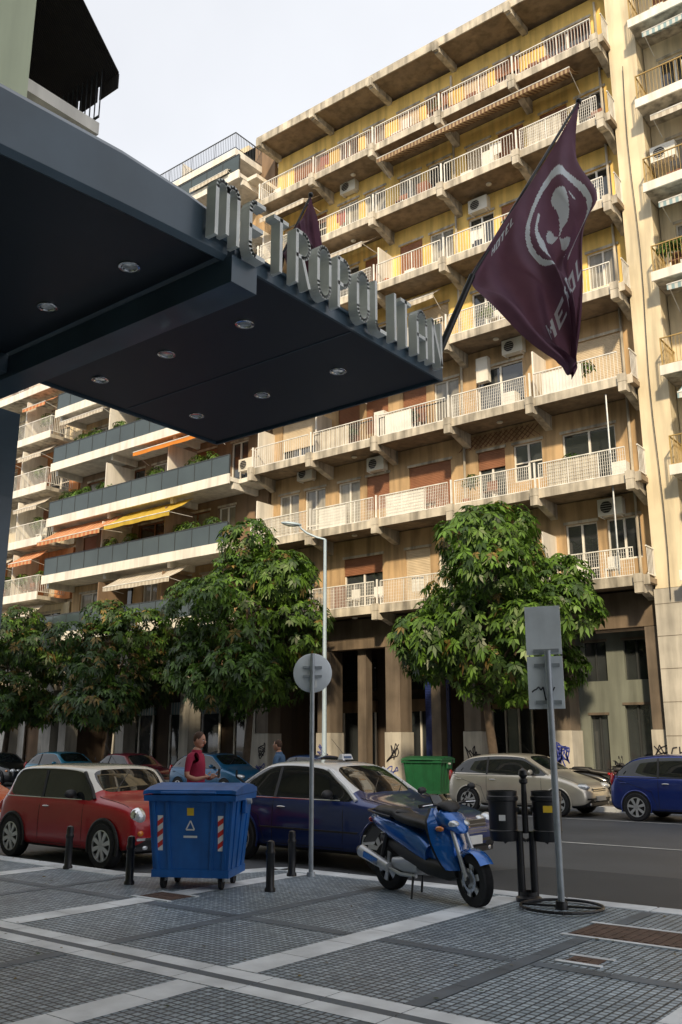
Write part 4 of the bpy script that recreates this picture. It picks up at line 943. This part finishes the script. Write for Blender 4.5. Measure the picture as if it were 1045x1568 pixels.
# ---------------------------------------------------------------- STREET FURNITURE
M['binblue']=mat('bin_plastic_blue',(.010,.11,.38),.42,var=.15,scale=4,stain=.3)
M['bingreen']=mat('bin_plastic_green',(.010,.09,.035),.45,var=.15,scale=4,stain=.3)
M['bred']=mat('reflective_red',(.6,.03,.02),.4); M['bwht']=mat('reflective_white',(.75,.75,.73),.4); M['byel']=mat('sticker_yellow',(.75,.5,.03),.5)
def container(name,x,y,z,rz,k,sc=1,wx=1,marks=True):
    root=emp(name,(x,y,z),rz); root.scale=(sc*wx,sc,sc); B=MB()
    w0,w1,d0,d1=.54,.62,.36,.45; z0,z1=.17,1.03
    def ringz(z,w,d): return [(-w,-d,z),(w,-d,z),(w,d,z),(-w,d,z)]
    B.hexa(ringz(z0,w0,d0)+ringz(z1,w1,d1),k)
    B.hexa(ringz(z1,w1+.05,d1+.05)+ringz(z1+.07,w1+.055,d1+.055),k)
    B.hexa(ringz(z0-.03,w0+.02,d0+.02)+ringz(z0+.06,w0+.02,d0+.02),k)
    for t in (-.88,-.55,.55,.88):
        xa,xb=w0*t,w1*t; B.hexa([(xa-.025,-d0-.02,z0+.06),(xa+.025,-d0-.02,z0+.06),(xa+.025,-d0,z0+.06),(xa-.025,-d0,z0+.06),(xb-.025,-d1-.02,z1-.003),(xb+.025,-d1-.02,z1-.003),(xb+.025,-d1,z1-.003),(xb-.025,-d1,z1-.003)],k)
    for s in (1,-1):
        for t in (-.6,0,.6):
            ya,yb=d0*t,d1*t; B.hexa([(s*w0,ya-.03,z0+.06),(s*(w0+.02),ya-.03,z0+.06),(s*(w0+.02),ya+.03,z0+.06),(s*w0,ya+.03,z0+.06),(s*w1,yb-.03,z1-.003),(s*(w1+.02),yb-.03,z1-.003),(s*(w1+.02),yb+.03,z1-.003),(s*w1,yb+.03,z1-.003)],k)
        B.cyl((s*(w1+.05),0,z1-.02),(s*(w1+.13),0,z1-.02),.035,.035,'steel',12)
        B.box(s*(w1+.02),s*(w1+.07),-.09,.09,z1-.16,z1-.003,k)
    prof=[(-d1-.07,z1+.075),(-d1-.06,z1+.12),(-d1*.6,z1+.165),(0,z1+.19),(d1*.6,z1+.175),(d1+.05,z1+.13),(d1+.06,z1+.075)]
    xw=w1+.06; m=len(prof)
    B.add([(-xw,a,b) for a,b in prof]+[(-xw*.9,a*.97,b+.012) for a,b in prof]+[(xw*.9,a*.97,b+.012) for a,b in prof]+[(xw,a,b) for a,b in prof],
      [(q*m+i,(q+1)*m+i,(q+1)*m+(i+1)%m,q*m+(i+1)%m) for q in range(3) for i in range(m)]+[tuple(range(m)),tuple(reversed(range(3*m,4*m)))],k)
    B.tube([Vector((-.4,-d1-.10,z1+.1)),Vector((.4,-d1-.10,z1+.1))],.016,k,8)
    for a in (-.42,.42):
        for b in (-.26,.26):
            B.cyl((a-.025,b,.08),(a+.025,b,.08),.08,.08,'rubber',18); B.box(a-.045,a+.045,b-.04,b+.04,.09,.145,'steel')
    def yfr(z): return -(d0+(d1-d0)*(z-z0)/(z1-z0))-.004
    def quad(xa,xb,za,zb,kk,e=0): B.poly([(xa,yfr(za)-e,za),(xb,yfr(za)-e,za),(xb,yfr(zb)-e,zb),(xa,yfr(zb)-e,zb)],kk)
    if marks:
        for s in (1,-1):
            xa=s*.44; B.poly([(xa-.04,yfr(.45)-.001,.45),(xa+.04,yfr(.45)-.001,.45),(xa+.04,yfr(.86)-.001,.86),(xa-.04,yfr(.86)-.001,.86)],'bwht')
            for i in range(3):
                za=.47+i*.13; B.poly([(xa-.04,yfr(za)-.004,za),(xa+.04,yfr(za+.05)-.004,za+.05),(xa+.04,yfr(za+.11)-.004,za+.11),(xa-.04,yfr(za+.06)-.004,za+.06)],'bred')
        quad(-.05,.05,.86,.95,'byel'); quad(-.1,.1,.60,.625,'bwht')
        for i in range(3):
            a=math.radians(90+120*i);b=math.radians(90+120*(i+1)); c=(0,.73)
            p=(c[0]+.07*math.cos(a),yfr(.73)-.002,c[1]+.07*math.sin(a)); q=(c[0]+.07*math.cos(b),yfr(.73)-.002,c[1]+.07*math.sin(b)); B.beam(p,q,.004,.018,'bwht')
    B.build('container_parts',root,bevel=.012)
container('recycling_container',-8.60,8.15,0,math.radians(29),'binblue',.97,.87)
container('waste_container',-16.5,25.5,0,math.radians(8),'bingreen',1.05,1,False)
def bollard(x,y):
    e=emp('bollard',(x,y,0)); B=MB(); B.lathe((0,0,0),(0,0,1),[(.065,0),(.065,.03),(.05,.05),(.048,.40),(.056,.41),(.056,.44),(.045,.46),(.05,.50),(.04,.55),(0,.565)],'black',18); B.build('post',e,smooth=40)
for p in ((-9.35,7.7),(-11.15,8.1),(-13.1,8.15),(-7.62,8.35),(-8.25,9.45),(-15.2,8.1),(-1.9,9.6)): bollard(*p)
def round_sign():
    e=emp('traffic_sign',(-8.05,9.6,0),math.radians(38)); B=MB(); B.cyl((0,0,0),(0,0,2.86),.03,.03,'steel',12)
    B.lathe((0,.04,2.60),(0,1,0),[(0,0),(.25,0),(.265,.012),(.265,.03),(0,.03)],'signback',40)
    B.box(-.13,.13,.005,.038,2.54,2.57,'steel');B.box(-.13,.13,.005,.038,2.66,2.69,'steel')
    B.box(-.04,.06,.032,.0395,2.40,2.50,'bwht'); B.cyl((0,0,0),(0,0,.05),.06,.05,'steel',12); B.build('sign_parts',e,smooth=40)
round_sign()
def rect_sign():
    e=emp('parking_sign',(-4.45,9.35,0),math.radians(38-22)); B=MB(); B.cyl((0,0,0),(0,0,2.66),.036,.036,'steel',14)
    for (z0,z1,k) in ((2.62,3.16,'signback'),(2.03,2.60,'signback')):
        B.box(-.24,.15,.045,.06,z0,z1,k); B.box(-.235,.145,.0605,.064,z0+.01,z1-.01,'cl_b'); 
    for zz in (2.1,2.5,2.66): B.box(-.16,.12,.03,.044,zz-.02,zz+.02,'steel')
    r=random.Random(5)
    p=[(-.20+i*.025,.042,2.1+r.uniform(0,.18)) for i in range(11)]
    for a,b in zip(p[:-1],p[1:]): B.beam(a,b,.004,.014,'grafk')
    R=.42
    pts=[Vector((R*math.cos(2*math.pi*i/32)-.0,R*math.sin(2*math.pi*i/32),.03)) for i in range(33)]; B.tube(pts,.016,'black',7)
    B.cyl((0,0,0),(0,0,.08),.07,.06,'black',12); B.beam((-R,0,.03),(R,0,.03),.03,.02,'black')
    B.build('sign_parts',e,smooth=40)
rect_sign()
def litter_bins():
    e=emp('litter_bin',(-4.95,9.6,0),math.radians(30)); B=MB()
    for s in (1,-1): B.cyl((s*.07,0,0),(s*.07,0,.72),.045,.04,'black',12)
    B.lathe((0,0,0),(0,0,1),[(.14,0),(.14,.04),(.1,.06),(.1,.1)],'black',16)
    B.cyl((0,0,.7),(0,0,1.28),.035,.03,'black',12); B.lathe((0,0,1.22),(0,0,1),[(.03,0),(.05,.02),(.05,.05),(.03,.07),(.055,.10),(.045,.15),(0,.18)],'black',14)
    B.tube([Vector((-.24,0,.60)),Vector((-.12,0,.68)),Vector((0,0,.62)),Vector((.12,0,.68)),Vector((.24,0,.60))],.018,'black',8)
    for s in (1,-1):
        B.lathe((s*.24,0,.62),(0,0,1),[(0,0),(.14,.0),(.15,.03),(.155,.10),(.165,.11),(.155,.12),(.16,.42),(.175,.43),(.175,.47),(.165,.48),(.165,.53),(.15,.53),(.14,.1)],'black',24)
        B.beam((s*.06,0,.95),(s*.1,0,.95),.05,.05,'black')
    B.box(.19,.29,-.172,-.164,.93,1.0,'byel'); B.box(-.29,-.22,-.170,-.163,.84,.9,'bwht')
    B.build('bin_parts',e,smooth=40)
litter_bins()
def street_lamp(x,y):
    e=emp('street_lamp',(x,y,0)); B=MB(); B.cyl((0,0,0),(0,0,1.2),.11,.10,'steelp',16); B.cyl((0,0,1.2),(0,0,8.75),.085,.055,'steelp',14)
    pts=[Vector((0,0,8.75))]+[Vector((-.75*math.sin(math.radians(a)),-.55*math.sin(math.radians(a)),8.75+.35*(1-math.cos(math.radians(a)))+.2*math.sin(math.radians(a)))) for a in (20,45,70,90)]
    B.tube(pts,.038,'steelp',10)
    q=pts[-1]; d=Vector((-.78,-.57,.12)); R=d.to_track_quat('X','Z').to_matrix()
    B.ell(q+d*.3,(.38,.14,.075),'steelp',18,10,R); B.ell(q+d*.33-Vector((0,0,.04)),(.25,.11,.06),'lamp',16,8,R)
    B.build('lamp_parts',e,smooth=40)
M['steelp']=mat('lamp_post_paint',(.36,.46,.56),.45,metal=.2,var=.1)
street_lamp(-20.0,24.5)

# ---------------------------------------------------------------- PEOPLE
def person(name,x,y,z,rz,shirt,pants,H=1.82,pose='phone'):
    root=emp(name,(x,y,z),rz); root.scale=(H/1.82,)*3
    J=[];E=[];Rr=[]
    def v(p,r,par=None):
        J.append(p);Rr.append(r if isinstance(r,tuple) else (r,r)); 
        if par is not None: E.append((par,len(J)-1))
        return len(J)-1
    pel=v((0,0,.96),(.125,.165)); sp=v((.01,0,1.12),(.125,.155),pel); ch=v((.0,0,1.33),(.13,.175),sp); ub=v((-.01,0,1.45),(.09,.13),ch)
    nk=v((.0,0,1.53),.062,ub); n2=v((.025,0,1.60),.058,nk)
    for s in (1,-1):
        sh=v((-.01,s*.185,1.44),.07,ub); ua=v((-.015,s*.235,1.32),.056,sh); el=v((-.02,s*.275,1.15),.044,ua)
        if pose=='phone': fa=v((.12,s*.24,1.10),.040,el); wr=v((.235,s*.17,1.13),.027,fa); hd=v((.30,s*.14,1.145),(.018,.038),wr)
        else: fa=v((.03,s*.285,1.0),.038,el); wr=v((.07,s*.28,.89),.027,fa); hd=v((.085,s*.275,.82),(.038,.018),wr)
    for s in (1,-1):
        hp=v((0,s*.095,.87),.10,pel); th=v((.01,s*.105,.68),.085,hp); kn=v((.02,s*.11,.49),.06,th); cf=v((-.01,s*.115,.33),.058,kn); an=v((-.02,s*.12,.09),.04,cf); hl=v((.03,s*.125,.045),(.045,.045),an); to=v((.17,s*.14,.03),(.028,.045),hl)
    me=bpy.data.meshes.new('body'); me.from_pydata(J,E,[]); o=bpy.data.objects.new('tmpb',me); scene.collection.objects.link(o)
    sk=o.modifiers.new('s','SKIN'); sd=me.skin_vertices[0].data
    for i,r in enumerate(Rr): sd[i].radius=r
    sd[0].use_root=True
    s2=o.modifiers.new('ss','SUBSURF'); s2.levels=2; bpy.context.view_layer.update(); fm=evalmesh(o); bpy.data.objects.remove(o)
    bm=bmesh.new(); bm.from_mesh(fm); bmesh.ops.recalc_face_normals(bm,faces=bm.faces); bm.to_mesh(fm); bm.free()
    for m in (M['skin'],shirt,pants,M['plastic']): fm.materials.append(m)
    for p in fm.polygons:
        c=p.center; p.use_smooth=True
        if c.z<.075: k=3
        elif c.z<.99 and not (abs(c.y)>.225): k=2
        elif c.z>1.535: k=0
        elif c.z<1.215 and (abs(c.y)>.20 or c.x>.15) : k=0
        else: k=1
        p.material_index=k
    b=bpy.data.objects.new('body',fm); scene.collection.objects.link(b); b.parent=root
    B=MB()
    hc=Vector((.045,0,1.70)); Rt=Matrix.Rotation(math.radians(14 if pose=='phone' else 0),3,'Y')
    def hp(a): return hc+Rt@Vector(a)
    B.ell(hc,(.098,.077,.118),'skin',20,14,Rt); B.ell(hp((.035,0,-.065)),(.06,.052,.055),'skin',16,10,Rt)
    B.ell(hp((-.018,0,.025)),(.096,.083,.108),'hair',20,14,Rt); B.ell(hp((.105,0,-.015)),(.018,.014,.03),'skin',10,8,Rt)
    for s in (1,-1): B.ell(hp((.0,s*.079,-.01)),(.022,.010,.032),'skin',10,8,Rt); B.ell(hp((.086,s*.03,.008)),(.01,.013,.008),'grafw',8,6,Rt); B.ell(hp((.094,s*.03,.008)),(.004,.006,.006),'black',8,6,Rt); B.beam(hp((.092,s*.015,.03)),hp((.082,s*.052,.03)),.008,.008,'hair')
    B.ell(hp((.092,0,-.062)),(.008,.024,.007),'bred',8,6,Rt)
    for s in (1,-1):
        if pose=='phone': w=Vector((.30,s*.14,1.145)); d=Vector((.85,-s*.45,.1)).normalized(); up=Vector((0,0,1))
        else: w=Vector((.085,s*.275,.82)); d=Vector((.12,0,-1)).normalized(); up=Vector((1,0,0))
        for i in range(4):
            q=w+d*.03+up*(.027-.018*i); l=(.07,.078,.074,.058)[i]; cu=Vector((0,-s*.3,0))
            m1=q+d*l*.5; m2=m1+(d+cu*1.2).normalized()*l*.5; B.cyl(q,m1,.0095,.009,'skin',8); B.cyl(m1,m2,.009,.007,'skin',8)
        q=w-d*.01+up*.035; B.cyl(q,q+(d*.6+up*.5).normalized()*.055,.011,.008,'skin',8)
    if pose=='phone': B.beam((.385,.03,1.13),(.40,.03,1.26),.07,.01,'black')
    B.lathe((.005,0,1.515),(0.1,0,1),[(.085,0),(.078,.03),(.07,.035)],shirt,16)
    B.build('head_and_hands',root,smooth=60)
person('man',-12.05,11.25,-.12,math.radians(20),mat('shirt_maroon',(.28,.014,.048),.9,var=.15,scale=6),mat('trousers_dark',(.02,.02,.03),.9),1.98,'phone')
person('man',-15.2,16.9,-.12,math.radians(200),mat('shirt_blue',(.06,.12,.22),.9,var=.15,scale=6),mat('trousers_grey',(.05,.05,.05),.9),1.88,'walk')

# ---------------------------------------------------------------- LIGHT
el=math.radians(33); az=math.radians(148)
sd=Vector((math.sin(az)*math.cos(el),math.cos(az)*math.cos(el),math.sin(el)))
sl=bpy.data.lights.new('sun','SUN'); sl.energy=5.0; sl.angle=math.radians(3); sl.color=(1,.80,.52); so=bpy.data.objects.new('sun',sl); so.rotation_euler=(-sd).to_track_quat('-Z','Y').to_euler(); scene.collection.objects.link(so)
w=bpy.data.worlds.new('World'); scene.world=w; w.use_nodes=True; nt=w.node_tree; N=nt.nodes;L=nt.links; bg=N['Background']
sk=N.new('ShaderNodeTexSky'); sk.sky_type='NISHITA'; sk.sun_disc=False; sk.sun_elevation=el; sk.sun_rotation=az; sk.dust_density=3; 
bg.inputs['Strength'].default_value=.15
tc=N.new('ShaderNodeTexCoord'); no=N.new('ShaderNodeTexNoise'); no.inputs['Scale'].default_value=1.1; no.inputs['Detail'].default_value=6; L.new(tc.outputs['Generated'],no.inputs['Vector'])
cr=N.new('ShaderNodeMapRange'); cr.inputs[1].default_value=.3;cr.inputs[2].default_value=.7;cr.inputs[3].default_value=6.4;cr.inputs[4].default_value=9.0; L.new(no.outputs[0],cr.inputs[0])
vc=N.new('ShaderNodeVectorMath'); vc.operation='SCALE'; vc.inputs[0].default_value=(.97,.985,1.02); L.new(cr.outputs[0],vc.inputs['Scale'])
mx=N.new('ShaderNodeMixRGB'); mx.inputs[0].default_value=.82; L.new(sk.outputs[0],mx.inputs[1]); L.new(vc.outputs[0],mx.inputs[2]); L.new(mx.outputs[0],bg.inputs[0])
scene.view_settings.view_transform='Standard'; scene.view_settings.look='None'; scene.view_settings.exposure=0; scene.view_settings.gamma=1

# ---------------------------------------------------------------- CAMERA
cd=bpy.data.cameras.new('camera'); cam=bpy.data.objects.new('camera',cd); scene.collection.objects.link(cam); scene.camera=cam
cd.sensor_fit='VERTICAL'; cd.sensor_height=36; cd.lens=31.85; cd.clip_end=2000; cd.clip_start=.05
cam.location=(0,0,1.65); cam.rotation_euler=(math.radians(104.4),0,math.radians(38.2))
